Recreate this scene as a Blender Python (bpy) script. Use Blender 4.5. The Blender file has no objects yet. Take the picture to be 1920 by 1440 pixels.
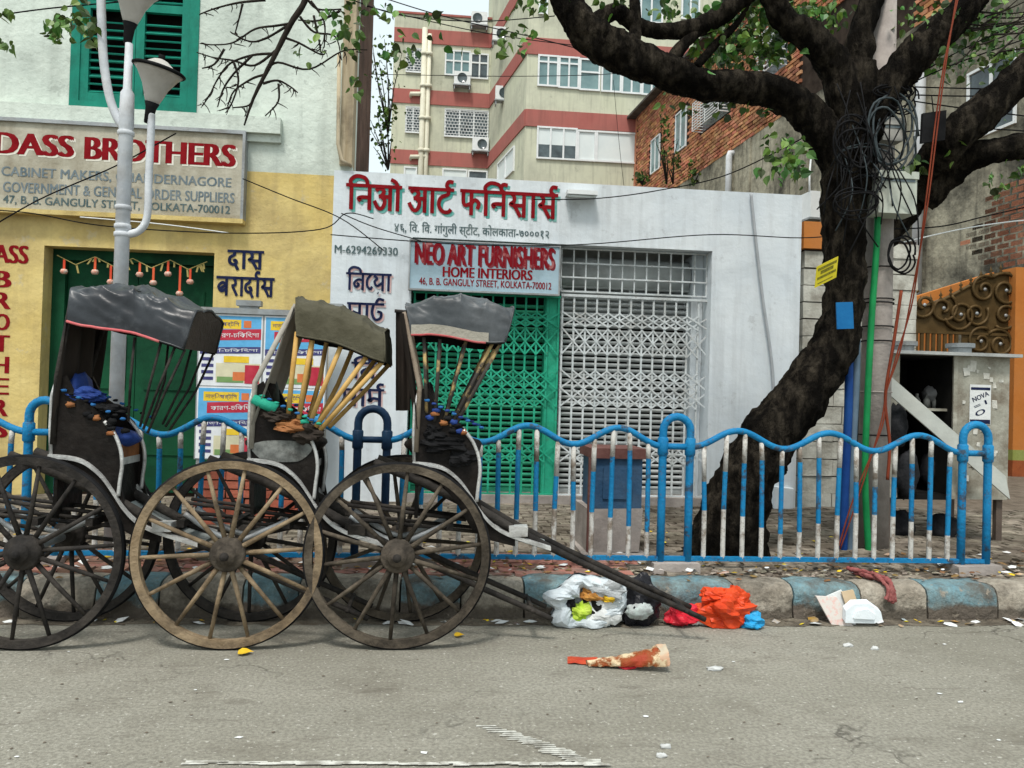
import bpy, math, random
from mathutils import Vector, Matrix, noise
R = math.radians
random.seed(7)
sc = bpy.context.scene
COL = sc.collection

# ------------------------------------------------------------------ camera
F, CAMH = 1450.0, 1.5
YAW, PITCH, ROLL = R(5.2), R(.8), R(1.63)
fw = Vector((math.sin(YAW)*math.cos(PITCH), math.cos(YAW)*math.cos(PITCH), math.sin(PITCH)))
_r = Vector((math.cos(YAW), -math.sin(YAW), 0)); _u = _r.cross(fw)
rt = _r*math.cos(ROLL) + _u*math.sin(ROLL); up = -_r*math.sin(ROLL) + _u*math.cos(ROLL)
CAM = Vector((0, 0, CAMH))
cd = bpy.data.cameras.new('camera'); cam = bpy.data.objects.new('camera', cd); COL.objects.link(cam)
cd.sensor_width = 36; cd.lens = F/1920*36; cd.clip_start = .05; cd.clip_end = 600
m = Matrix((rt, up, -fw)).transposed().to_4x4(); m.translation = CAM; cam.matrix_world = m
sc.camera = cam

# ------------------------------------------------------------------ sky and sun (hazy bright day)
SUN_EL, SUN_AZ = R(62), R(200)          # azimuth clockwise from +Y: behind the camera, to its left
w = bpy.data.worlds.new('World'); sc.world = w; w.use_nodes = True
nt = w.node_tree; bg = nt.nodes['Background']
sk = nt.nodes.new('ShaderNodeTexSky'); sk.sky_type = 'NISHITA'; sk.sun_disc = False
sk.sun_elevation = SUN_EL; sk.sun_rotation = SUN_AZ; sk.dust_density = 6; sk.air_density = 1.2; sk.ozone_density = 1.0
hs = nt.nodes.new('ShaderNodeHueSaturation'); hs.inputs['Saturation'].default_value = .6
veil = nt.nodes.new('ShaderNodeMix'); veil.data_type = 'RGBA'; veil.inputs[0].default_value = .7      # even high cloud over the whole sky
veil.inputs[7].default_value = (5.3, 6.05, 6.1, 1)
nt.links.new(sk.outputs[0], hs.inputs['Color']); nt.links.new(hs.outputs[0], veil.inputs[6]); nt.links.new(veil.outputs[2], bg.inputs['Color'])
bg.inputs['Strength'].default_value = .115
sl = bpy.data.lights.new('sun', 'SUN'); sl.energy = 1.5; sl.angle = R(10); sl.color = (1, .96, .9)
so = bpy.data.objects.new('sun', sl); COL.objects.link(so)
sd = Vector((math.sin(SUN_AZ)*math.cos(SUN_EL), math.cos(SUN_AZ)*math.cos(SUN_EL), math.sin(SUN_EL)))
so.rotation_euler = sd.to_track_quat('Z', 'Y').to_euler(); so.location = (0, -5, 20)
vs = sc.view_settings; vs.view_transform = 'Standard'; vs.look = 'None'; vs.gamma = 1; vs.exposure = .82
sc.cycles.use_denoising = True
sc.cycles.max_bounces = 6

# ------------------------------------------------------------------ helpers
def ray(x, y): return fw + rt*((x-960)/F) - up*((y-720)/F)
def W(x, y, Y):                       # point on the vertical plane at depth Y seen at photograph position x, y
    d = ray(x, y); return CAM + d*(Y/d.y)
def G(x, y, z=0.0):                   # point on the level plane z
    d = ray(x, y); return CAM + d*((z-CAMH)/d.z)
def onp(x, y, P0, n):
    d = ray(x, y); return CAM + d*((P0-CAM).dot(n)/d.dot(n))

ORG = {}
def thing(name, label, cat, loc=(0, 0, 0), group=None):
    o = bpy.data.objects.new(name, None); COL.objects.link(o); o.location = loc
    o.empty_display_size = .1
    o['label'] = label; o['category'] = cat
    if group: o['group'] = group
    ORG[o.name] = Vector(loc); return o
def tag(o, label, cat, group=None):
    o['label'] = label; o['category'] = cat
    if group: o['group'] = group
    return o
def struct(o): o['kind'] = 'structure'; return o
def org(p): return ORG.get(p.name, Vector((0, 0, 0))) if p else Vector((0, 0, 0))

class MB:
    def __init__(s): s.v = []; s.f = []; s.sm = []
    def add(s, vs, fs, smooth=False):
        b = len(s.v); s.v += [Vector(q) for q in vs]
        for f in fs: s.f.append([i+b for i in f]); s.sm.append(smooth)
        return s
    def box(s, a, b, j=0.0):
        x0, y0, z0 = a; x1, y1, z1 = b
        vs = [(x0,y0,z0),(x1,y0,z0),(x1,y1,z0),(x0,y1,z0),(x0,y0,z1),(x1,y0,z1),(x1,y1,z1),(x0,y1,z1)]
        if j: vs = [(x+random.uniform(-j,j), y+random.uniform(-j,j), z+random.uniform(-j,j)) for x,y,z in vs]
        return s.add(vs, [(0,3,2,1),(4,5,6,7),(0,1,5,4),(1,2,6,5),(2,3,7,6),(3,0,4,7)])
    def obox(s, P, ax, ay, az):        # oriented box: corner P, three edge vectors
        P, ax, ay, az = map(Vector, (P, ax, ay, az))
        vs = [P, P+ax, P+ax+ay, P+ay, P+az, P+ax+az, P+ax+ay+az, P+ay+az]
        fs = [(0,3,2,1),(4,5,6,7),(0,1,5,4),(1,2,6,5),(2,3,7,6),(3,0,4,7)]
        if ax.cross(ay).dot(az) < 0: fs = [f[::-1] for f in fs]
        return s.add(vs, fs)
    def tube(s, pts, r, n=8, cap=True, nz=0.0, nsc=3.0, smooth=True):
        pts = [Vector(p) for p in pts]; k = len(pts)
        rs = r if isinstance(r, (list, tuple)) else [r]*k
        t = (pts[1]-pts[0]).normalized()
        a = t.orthogonal().normalized()
        vs = []
        for i, p in enumerate(pts):
            t2 = (pts[min(i+1, k-1)]-pts[max(i-1, 0)])
            t2 = t2.normalized() if t2.length > 1e-9 else t
            q = t.rotation_difference(t2); a = q @ a; t = t2
            a = (a - t*a.dot(t)).normalized(); b = t.cross(a)
            for j in range(n):
                th = 2*math.pi*j/n; dv = a*math.cos(th)+b*math.sin(th); rr = rs[i]
                if nz: 
                    q3 = (p+dv*rr)*nsc; rr *= 1+nz*(noise.noise(q3)+.6*noise.noise(q3*2.7)+.35*noise.noise(q3*6)+(.5*(.5-abs(noise.noise(q3*4.1))) if nz > .15 else 0))
                vs.append(p+dv*rr)
        fs = [(i*n+j, i*n+(j+1)%n, (i+1)*n+(j+1)%n, (i+1)*n+j) for i in range(k-1) for j in range(n)]
        if cap: fs += [tuple(range(n))[::-1], tuple((k-1)*n+j for j in range(n))]
        return s.add(vs, fs, smooth)
    def lathe(s, prof, P, axis=(0,0,1), n=24, smooth=True):   # prof: list of (radius, height)
        ax = Vector(axis).normalized(); a = ax.orthogonal().normalized(); b = ax.cross(a); P = Vector(P)
        vs = []; k = len(prof)
        for r, h in prof:
            for j in range(n):
                th = 2*math.pi*j/n; vs.append(P+ax*h+(a*math.cos(th)+b*math.sin(th))*r)
        fs = [(i*n+j, i*n+(j+1)%n, (i+1)*n+(j+1)%n, (i+1)*n+j) for i in range(k-1) for j in range(n)]
        return s.add(vs, fs, smooth)
    def prism(s, poly, d):             # planar polygon (3D points) pushed along d
        poly = [Vector(p) for p in poly]; d = Vector(d); n = len(poly)
        vs = poly+[p+d for p in poly]
        nrm = Vector((0,0,0))
        for i in range(n): nrm += poly[i].cross(poly[(i+1)%n])
        fs = [tuple(range(n)), tuple(range(2*n-1, n-1, -1))]+[(i, n+i, n+(i+1)%n, (i+1)%n) for i in range(n)]
        if nrm.dot(d) > 0: fs = [f[::-1] for f in fs]
        return s.add(vs, fs)
    def grid(s, fn, nu, nv, smooth=True, closed=False):
        vs = [fn(i/nu, j/nv) for i in range(nu+1) for j in range(nv+1)]
        fs = [(i*(nv+1)+j, (i+1)*(nv+1)+j, (i+1)*(nv+1)+j+1, i*(nv+1)+j+1) for i in range(nu) for j in range(nv)]
        return s.add(vs, fs, smooth)
    def mesh(s, name, mat, o=Vector((0,0,0))):
        me = bpy.data.meshes.new(name); me.from_pydata([v-o for v in s.v], [], s.f)
        me.polygons.foreach_set('use_smooth', s.sm)
        if mat: me.materials.append(mat)
        me.update(); return me
    def build(s, name, mat, parent=None, sharp=True):
        o = bpy.data.objects.new(name, s.mesh(name, mat, org(parent))); COL.objects.link(o)
        if parent: o.parent = parent
        ORG[o.name] = org(parent); return o

def inst(name, me, parent, loc, rot=None, scale=None):     # a further object that shares a mesh
    o = bpy.data.objects.new(name, me); COL.objects.link(o)
    o.parent = parent; o.location = Vector(loc)-org(parent)
    if rot is not None: o.rotation_euler = rot
    if scale is not None: o.scale = scale
    return o

def spline(pts, n=6):
    """Catmull-Rom through tuples of any length"""
    out = []; k = len(pts)
    for i in range(k-1):
        p0, p1, p2, p3 = pts[max(i-1,0)], pts[i], pts[i+1], pts[min(i+2,k-1)]
        for j in range(n):
            t = j/n
            out.append(tuple(.5*((2*b)+(-a+c)*t+(2*a-5*b+4*c-d)*t*t+(-a+3*b-3*c+d)*t**3) for a,b,c,d in zip(p0,p1,p2,p3)))
    out.append(tuple(pts[-1])); return out

# ------------------------------------------------------------------ materials
MATS = {}
def M(name, c1, c2=None, sc_=3.0, rough=.8, bump=.2, bsc=30., metal=0., dirt=None, da=0., dsc=1.2, streak=0.,
      rnd=None, spec=.14, alpha=None, detail=6, low=.35, high=.65, zs=1.0, dlo=.46, dhi=.66, fine=0., fsc=60., bd=.02, zpaint=None, spots=0., ssc=5., sc3=None):
    """colour mottled from c1 to c2, dirt laid over in patches or downward streaks, fine bump; rnd = spread per loose piece"""
    if name in MATS: return MATS[name]
    m = bpy.data.materials.new(name); m.use_nodes = True; MATS[name] = m
    t = m.node_tree; N = t.nodes; L = t.links; b = N['Principled BSDF']
    b.inputs['Roughness'].default_value = rough; b.inputs['Metallic'].default_value = metal
    b.inputs['Specular IOR Level'].default_value = spec
    g = N.new('ShaderNodeNewGeometry'); pos = g.outputs['Position']
    def nz(scale, det=detail, vec=None, rg=.6):
        q = N.new('ShaderNodeTexNoise'); q.inputs['Scale'].default_value = scale; q.inputs['Detail'].default_value = det
        q.inputs['Roughness'].default_value = rg
        L.new(vec or pos, q.inputs['Vector']); return q.outputs[0]
    def ramp(s, a, bb):
        q = N.new('ShaderNodeMapRange'); q.inputs[1].default_value = a; q.inputs[2].default_value = bb
        L.new(s, q.inputs[0]); return q.outputs[0]
    def mix(f, a, bb, mode='MIX'):
        q = N.new('ShaderNodeMix'); q.data_type = 'RGBA'; q.blend_type = mode
        for sl_, val in ((0, f), (6, a), (7, bb)):
            if isinstance(val, (tuple, list)): q.inputs[sl_].default_value = (*val, 1) if len(val) == 3 else val
            elif isinstance(val, (int, float)): q.inputs[sl_].default_value = val
            else: L.new(val, q.inputs[sl_])
        return q.outputs[2]
    col = c1
    vec = None
    if zs != 1.0:
        mp = N.new('ShaderNodeMapping'); mp.inputs['Scale'].default_value = (1, 1, zs); L.new(pos, mp.inputs['Vector']); vec = mp.outputs[0]
    if c2 is not None: col = mix(ramp(nz(sc_, vec=vec), low, high), c1, c2)
    if rnd:
        hv = N.new('ShaderNodeHueSaturation'); rr = g.outputs['Random Per Island']
        if isinstance(col, tuple): hv.inputs['Color'].default_value = (*col, 1)
        else: L.new(col, hv.inputs['Color'])
        L.new(ramp2(N, L, rr, 1-rnd, 1+rnd), hv.inputs['Value'])
        ml = N.new('ShaderNodeMath'); ml.operation = 'MULTIPLY'; ml.inputs[1].default_value = 7.31; L.new(rr, ml.inputs[0])
        fr = N.new('ShaderNodeMath'); fr.operation = 'FRACT'; L.new(ml.outputs[0], fr.inputs[0])
        L.new(ramp2(N, L, fr.outputs[0], .5-rnd*.05, .5+rnd*.05), hv.inputs['Hue'])
        col = hv.outputs[0]
    if zpaint:                      # paint brushed on above a ragged line; bare stuff shows below it
        zv, bare = zpaint; sx = N.new('ShaderNodeSeparateXYZ'); L.new(pos, sx.inputs[0])
        ad = N.new('ShaderNodeMath'); ad.operation = 'MULTIPLY_ADD'; ad.inputs[1].default_value = .16; L.new(nz(7, 5), ad.inputs[0]); L.new(sx.outputs[2], ad.inputs[2])
        col = mix(ramp(ad.outputs[0], zv+.065, zv+.095), bare, col)
    if dirt is not None and da > 0:
        col = mix(mulv(N, L, ramp(nz(dsc, 8, rg=.68), dlo, dhi), da), col, dirt)
        if fine > 0:
            q = ramp(nz(fsc, 3), .35, .7); col = mix(mulv(N, L, q, fine), col, dirt)
        if spots > 0:
            col = mix(mulv(N, L, ramp(nz(ssc, 7, rg=.7), .60, .66), spots), col, sc3 or dirt)
        if streak > 0:
            mp = N.new('ShaderNodeMapping'); mp.inputs['Scale'].default_value = (5, 5, .35); L.new(pos, mp.inputs['Vector'])
            col = mix(mulv(N, L, ramp(nz(1.2, 6, mp.outputs[0]), .5, .8), streak), col, dirt)
    if isinstance(col, tuple): b.inputs['Base Color'].default_value = (*col, 1)
    else: L.new(col, b.inputs['Base Color'])
    if bump > 0:
        bp = N.new('ShaderNodeBump'); bp.inputs['Strength'].default_value = bump; bp.inputs['Distance'].default_value = bd
        L.new(nz(bsc, 5, vec), bp.inputs['Height']); L.new(bp.outputs[0], b.inputs['Normal'])
    return m
def ramp2(N, L, s, lo, hi):
    q = N.new('ShaderNodeMapRange'); q.inputs[3].default_value = lo; q.inputs[4].default_value = hi; L.new(s, q.inputs[0]); return q.outputs[0]
def mulv(N, L, s, k):
    q = N.new('ShaderNodeMath'); q.operation = 'MULTIPLY'; q.inputs[1].default_value = k; L.new(s, q.inputs[0]); return q.outputs[0]

def make_asphalt():
    m = bpy.data.materials.new('asphalt'); m.use_nodes = True; N = m.node_tree.nodes; L = m.node_tree.links; b = N['Principled BSDF']
    b.inputs['Roughness'].default_value = .95; b.inputs['Specular IOR Level'].default_value = .12
    pos = N.new('ShaderNodeNewGeometry').outputs['Position']
    def mp(sx, sy): q = N.new('ShaderNodeMapping'); q.inputs['Scale'].default_value = (sx, sy, 1); L.new(pos, q.inputs['Vector']); return q.outputs[0]
    def nz(sc_, det=6, v=None, rg=.6): q = N.new('ShaderNodeTexNoise'); q.inputs['Scale'].default_value = sc_; q.inputs['Detail'].default_value = det; q.inputs['Roughness'].default_value = rg; L.new(v or pos, q.inputs['Vector']); return q.outputs[0]
    def rg(s_, a_, b_, lo=0., hi=1.): q = N.new('ShaderNodeMapRange'); q.inputs[1].default_value = a_; q.inputs[2].default_value = b_; q.inputs[3].default_value = lo; q.inputs[4].default_value = hi; L.new(s_, q.inputs[0]); return q.outputs[0]
    def mix(f, a_, b_, mode='MIX'):
        q = N.new('ShaderNodeMix'); q.data_type = 'RGBA'; q.blend_type = mode
        for i, v in ((0, f), (6, a_), (7, b_)):
            if isinstance(v, tuple): q.inputs[i].default_value = (*v, 1)
            elif isinstance(v, float): q.inputs[i].default_value = v
            else: L.new(v, q.inputs[i])
        return q.outputs[2]
    def mul(a_, b_): q = N.new('ShaderNodeMath'); q.operation = 'MULTIPLY'; L.new(a_, q.inputs[0]); (L.new(b_, q.inputs[1]) if not isinstance(b_, float) else setattr(q.inputs[1], 'default_value', b_)); return q.outputs[0]
    c = mix(rg(nz(.7), .35, .65), (.225,.215,.175), (.30,.29,.245))
    c = mix(rg(nz(1.0, 5, mp(.35, 3.2)), .45, .75, 0., .5), c, (.36,.345,.29))          # tyre-polished bands
    c = mix(rg(nz(1.7, 8, None, .7), .52, .72, 0., .6), c, (.13,.115,.09))             # old damp and oil stains
    c = mix(rg(nz(5.0, 6, mp(.5, 1.6), .7), .58, .66, 0., .5), c, (.12,.105,.085))
    c = mix(rg(nz(55., 3), .40, .62, 0., .55), c, (.13,.12,.10))                        # aggregate
    c = mix(rg(nz(38., 2), .64, .70, 0., .7), c, (.48,.47,.42))
    vo = N.new('ShaderNodeTexVoronoi'); vo.feature = 'DISTANCE_TO_EDGE'; vo.inputs['Scale'].default_value = .75
    ds = N.new('ShaderNodeVectorMath'); ds.operation = 'ADD'; q = N.new('ShaderNodeTexNoise'); q.inputs['Scale'].default_value = 2.2; q.inputs['Detail'].default_value = 6; L.new(pos, q.inputs['Vector'])
    L.new(pos, ds.inputs[0]); L.new(q.outputs[1], ds.inputs[1]); L.new(ds.outputs[0], vo.inputs['Vector'])
    ck = mul(rg(vo.outputs['Distance'], 0., .012, 1., 0.), rg(nz(.9), .48, .6, 0., .75))
    c = mix(ck, c, (.05,.045,.038)); L.new(c, b.inputs['Base Color'])
    bp = N.new('ShaderNodeBump'); bp.inputs['Strength'].default_value = .7; bp.inputs['Distance'].default_value = .012; L.new(nz(70., 4), bp.inputs['Height']); L.new(bp.outputs[0], b.inputs['Normal'])
    MATS['asphalt'] = m; return m
asphalt = make_asphalt()
paving = M('paving', (.20,.17,.135), (.30,.265,.21), sc_=5, rough=.95, bump=.5, bsc=30, rnd=.3, dirt=(.06,.048,.035), da=.85, dsc=2.0, dlo=.42, dhi=.62, fine=.4, fsc=30)
pavered = M('paving_red', (.30,.13,.095), (.24,.15,.12), sc_=6, rough=.95, bump=.5, bsc=30, rnd=.25, dirt=(.10,.08,.06), da=.7, dsc=3)
soil    = M('soil', (.10,.08,.06), (.17,.14,.11), sc_=8, rough=1, bump=.6, bsc=40)
kerbc = M('kerb_stone', (.29,.255,.205), (.42,.38,.315), sc_=7, rough=.95, bump=.9, bsc=22, bd=.03, zpaint=(.08,(.13,.11,.088)), dirt=(.07,.06,.048), da=.85, dsc=3.0, dlo=.46, dhi=.66, fine=.4, fsc=40)
kerbb = M('kerb_blue', (.12,.235,.28), (.21,.32,.34), sc_=6, rough=.9, bump=.9, bsc=22, bd=.03, zpaint=(.10,(.12,.10,.082)), dirt=(.095,.08,.064), da=.9, dsc=3.4, dlo=.45, dhi=.63, fine=.4, fsc=40, spots=.8, ssc=14, sc3=(.28,.24,.19))
roadwhite = M('road_paint', (.56,.56,.51), (.27,.26,.225), sc_=14, rough=.9, bump=.4, bsc=90, low=.42, high=.6)
whitewash = M('whitewash', (.61,.665,.705), (.68,.725,.75), sc_=1.5, rough=.92, bump=.4, bsc=7, bd=.02, dirt=(.30,.31,.31), da=.4, dsc=.8, streak=.5, dlo=.5, dhi=.8, spots=.3, ssc=4.5)
cream = M('left_plaster', (.56,.63,.57), (.63,.69,.62), sc_=1.2, rough=.92, bump=.7, bsc=10, dirt=(.28,.31,.28), da=.5, dsc=.8, streak=.5, spots=.45, ssc=3.5)
yellow = M('yellow_paint', (.58,.44,.16), (.66,.53,.23), sc_=1.5, rough=.9, bump=.7, bsc=9, dirt=(.27,.20,.10), da=.6, dsc=1.1, streak=.6, spots=.5, ssc=4, sc3=(.46,.42,.32))
cement = M('cement', (.34,.31,.23), (.46,.43,.33), sc_=.6, rough=.95, bump=.8, bsc=5, bd=.05, dirt=(.038,.036,.03), da=.95, dsc=.42, streak=.85, dlo=.42, dhi=.60, fine=.35, fsc=5)
concrete= M('concrete', (.30,.27,.25), (.38,.34,.31), sc_=3, rough=.92, bump=.35, bsc=30, dirt=(.14,.12,.11), da=.6, dsc=2)
block = M('block', (.40,.39,.34), (.54,.54,.48), sc_=3, rough=.93, bump=.6, bsc=18, rnd=.18, dirt=(.15,.13,.10), da=.75, dsc=2.2, streak=.4, dlo=.42)
brick = M('brick', (.40,.155,.075), (.49,.25,.14), sc_=2.5, rough=.95, bump=.6, bsc=25, rnd=.4, dirt=(.09,.05,.035), da=.7, dsc=.6, dlo=.5, dhi=.7)
mortar = M('mortar', (.02,.013,.01), (.05,.036,.027), sc_=3, rough=1, bump=.4)
flatcr = M('flat_cream', (.52,.53,.40), (.61,.61,.48), sc_=.3, rough=.9, bump=.2, bsc=3, dirt=(.24,.245,.19), da=.6, dsc=.3, streak=.6, dlo=.45, spots=.4, ssc=1.3)
flatred = M('flat_red', (.34,.11,.095), (.42,.155,.13), sc_=.5, rough=.9, bump=.2, bsc=3, dirt=(.19,.075,.065), da=.5, dsc=.5, streak=.5)
glass = M('window_glass', (.09,.17,.18), (.20,.31,.31), sc_=.6, rough=.18, bump=0, spec=.5)
darkglass = M('dark_glass', (.03,.04,.045), (.09,.12,.13), sc_=1.5, rough=.12, bump=0, spec=.5)
blind   = M('blind', (.62,.68,.68), (.70,.75,.74), sc_=.8, rough=.6, bump=0)
aluwhite= M('white_frame', (.66,.68,.68), (.74,.76,.76), sc_=4, rough=.6, bump=.1)
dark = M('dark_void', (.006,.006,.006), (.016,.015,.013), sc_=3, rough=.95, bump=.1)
greenw  = M('green_shutter', (.006,.16,.115), (.012,.22,.155), sc_=4, rough=.6, bump=.25, bsc=20, zs=.3, dirt=(.01,.07,.05), da=.5, dsc=3)
greendoor = M('green_door', (.004,.045,.02), (.007,.075,.032), sc_=2, rough=.65, bump=.25, bsc=15, dirt=(.003,.018,.011), da=.6, dsc=1.5)
greeng = M('green_gate', (.018,.31,.185), (.035,.40,.25), sc_=5, rough=.55, bump=.15, dirt=(.012,.15,.085), da=.55, dsc=4, spots=.5, ssc=20, sc3=(.10,.075,.05))
greensl = M('green_slat', (.03,.30,.17), (.05,.37,.22), sc_=3, rough=.55, bump=.15, dirt=(.02,.11,.07), da=.5, dsc=2)
greyg = M('white_gate', (.50,.54,.55), (.62,.66,.67), sc_=6, rough=.6, bump=.2, dirt=(.28,.26,.23), da=.55, dsc=4, spots=.5, ssc=20, sc3=(.17,.11,.07))
greysl  = M('grey_slat', (.42,.45,.45), (.54,.57,.57), sc_=3, rough=.6, bump=.15, dirt=(.18,.18,.17), da=.55, dsc=2)
red = M('red_paint', (.17,.004,.008), (.235,.010,.014), sc_=8, rough=.7, bump=.1, spec=.05)
redpink = M('red_faded', (.19,.008,.014), (.36,.13,.13), sc_=7, rough=.7, bump=.1, spec=.05, low=.54, high=.64)
navy = M('navy_paint', (.008,.012,.042), (.02,.027,.072), sc_=8, rough=.7, bump=.1, spec=.05)
greyblue = M('grey_paint', (.10,.14,.165), (.20,.235,.25), sc_=9, rough=.8, bump=.1)
greytxt = M('slate_paint', (.05,.09,.10), (.13,.17,.17), sc_=9, rough=.8, bump=.1)
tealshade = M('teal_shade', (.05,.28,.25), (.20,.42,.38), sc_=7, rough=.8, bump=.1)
signbg = M('sign_cream', (.38,.36,.285), (.50,.475,.39), sc_=2.5, rough=.85, bump=.35, bsc=15, dirt=(.18,.145,.095), da=.65, dsc=2, streak=.45)
signblue = M('sign_pale_blue', (.28,.40,.47), (.36,.48,.55), sc_=1.5, rough=.6, bump=.1, dirt=(.18,.22,.24), da=.5, dsc=2)
steel   = M('grey_steel', (.26,.28,.29), (.36,.38,.39), sc_=4, rough=.5, bump=.2, metal=.3, dirt=(.16,.12,.09), da=.5, dsc=3)
galv    = M('lamp_post_paint', (.50,.53,.57), (.62,.64,.66), sc_=5, rough=.5, bump=.15, dirt=(.28,.27,.26), da=.5, dsc=4)
lampw   = M('lamp_bowl', (.42,.40,.37), (.55,.53,.50), sc_=5, rough=.45, bump=.1, dirt=(.22,.20,.17), da=.6, dsc=5)
black = M('black_rubber', (.006,.006,.0065), (.016,.016,.017), sc_=5, rough=.75, bump=.2, spec=.06)
bluef = M('fence_blue', (.008,.15,.34), (.014,.20,.41), sc_=5, rough=.5, bump=.4, bsc=40, dirt=(.05,.042,.036), da=.8, dsc=8, dlo=.55, dhi=.62, spots=.7, ssc=30, sc3=(.14,.075,.045))
navyf   = M('fence_navy', (.008,.022,.055), (.012,.04,.085), sc_=5, rough=.5, bump=.2, bsc=40)
whitef = M('fence_white', (.46,.45,.42), (.56,.55,.52), sc_=12, rough=.7, bump=.4, bsc=60, dirt=(.17,.13,.095), da=.85, dsc=9, dlo=.48, dhi=.6, spots=.7, ssc=35, sc3=(.12,.07,.04))
bark = M('bark', (.009,.0075,.006), (.075,.062,.046), sc_=13, rough=1, bump=1.0, bsc=34, bd=.07, detail=12, zs=.3, spec=.04, dirt=(.004,.0035,.003), da=.85, dsc=2.6, dlo=.46, dhi=.62, low=.44, high=.8)
leafm = M('leaf_green', (.03,.085,.010), (.085,.17,.02), sc_=5, rough=.5, bump=.05, rnd=.7, spec=.4)
leafd = M('leaf_small', (.035,.07,.014), (.08,.13,.025), sc_=3, rough=.6, bump=.05, rnd=.6)
leafy = M('leaf_yellow', (.50,.33,.012), (.58,.43,.03), sc_=9, rough=.6, bump=.1, rnd=.45)
twigm = M('twig', (.014,.011,.009), (.03,.025,.02), sc_=9, rough=1, bump=.4)
woodg = M('wheel_grey_wood', (.055,.045,.034), (.145,.118,.088), sc_=8, rough=.85, bump=.7, bsc=25, dirt=(.014,.012,.010), da=.9, dsc=4.5, dlo=.38)
woodt = M('wheel_tan_wood', (.19,.135,.08), (.31,.235,.15), sc_=8, rough=.85, bump=.7, bsc=25, dirt=(.05,.038,.028), da=.85, dsc=5, dlo=.42)
woodd = M('wheel_dark_wood', (.011,.010,.0095), (.034,.030,.027), sc_=8, rough=.7, bump=.6, bsc=25, dirt=(.10,.085,.07), da=.3, dsc=6)
woodb = M('dark_body', (.005,.004,.0036), (.014,.011,.0095), sc_=6, rough=.5, bump=.4, bsc=20, spec=.12, dirt=(.06,.052,.045), da=.3, dsc=4, dlo=.5, dhi=.75)
bamboo = M('bamboo', (.46,.26,.07), (.56,.36,.13), sc_=7, rough=.6, bump=.2)
brownp  = M('brown_panel', (.24,.085,.03), (.30,.13,.05), sc_=5, rough=.7, bump=.3, dirt=(.05,.03,.02), da=.5, dsc=4)
trim    = M('tin_trim', (.50,.50,.49), (.62,.62,.60), sc_=12, rough=.4, bump=.3, bsc=60, metal=.4, dirt=(.20,.19,.18), da=.6, dsc=10)
tarp1 = M('tarp_charcoal', (.012,.014,.018), (.036,.042,.050), sc_=3, rough=.36, bump=.25, bsc=9, bd=.015, spec=.4, dirt=(.12,.13,.14), da=.35, dsc=5, dlo=.52)
tarp2 = M('tarp_khaki', (.065,.06,.040), (.12,.112,.08), sc_=4, rough=.85, bump=.6, bsc=18, bd=.018, spec=.1, dirt=(.026,.024,.018), da=.65, dsc=4)
tarp3 = M('tarp_slate', (.032,.038,.043), (.08,.088,.095), sc_=3, rough=.42, bump=.25, bsc=9, bd=.015, spec=.3, dirt=(.016,.017,.018), da=.5, dsc=5)
hemp    = M('hemp_valance', (.28,.26,.22), (.36,.34,.29), sc_=6, rough=.95, bump=.5)
rosetr  = M('rose_piping', (.50,.09,.10), (.56,.16,.16), sc_=9, rough=.7, bump=.1)
cloth = M('curtain_brown', (.022,.017,.014), (.05,.04,.033), sc_=5, rough=.95, bump=.5, bsc=12, zs=.2)
clothg  = M('curtain_grey', (.27,.25,.215), (.36,.34,.30), sc_=5, rough=.95, bump=.5, bsc=12)
bluec   = M('blue_cushion', (.012,.03,.14), (.025,.06,.24), sc_=5, rough=.6, bump=.4)
bluet = M('blue_bead', (.015,.09,.26), (.03,.15,.36), sc_=40, rough=.7, bump=.3)
greent = M('green_roll', (.015,.26,.17), (.03,.34,.23), sc_=20, rough=.6, bump=.3)

# ================================================================== SETTING: ground, road, pavement, kerb
PZ = .24                                # pavement level
g = struct(MB().box((-150, -60, -.3), (150, 250, -.02)).build('ground', soil))
struct(MB().box((-60, -30, -.2), (60, 5.3, 0)).build('road', asphalt))
# worn lane paint on the road
pm = MB(); PI_ = [0]
def paint_dash(x, y, l, t): 
    a = G(x, y); PI_[0] += 1; h_ = .003+.0001*PI_[0]; pm.add([(a.x-l/2, a.y-t/2, h_), (a.x+l/2, a.y-t/2, h_), (a.x+l/2*random.uniform(.7,1.1), a.y+t/2, h_), (a.x-l/2*random.uniform(.7,1.1), a.y+t/2, h_)], [(0,1,2,3)])
for i in range(22):
    t = i/21; x = 915+t*205; paint_dash(x+random.uniform(-6,6), 1362+t*76, random.uniform(.09,.16), random.uniform(.008,.016))
for i in range(60):
    paint_dash(365+i*12.8, 1431+i*.09+random.uniform(-1.5,3), random.uniform(.05,.13), random.uniform(.008,.02))
o = pm.build('road_marking', roadwhite); struct(o)
pave = MB().box((-40, 5.3, -.2), (40, 16.5, PZ-.03)).build('pavement', soil); struct(pave)

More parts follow.
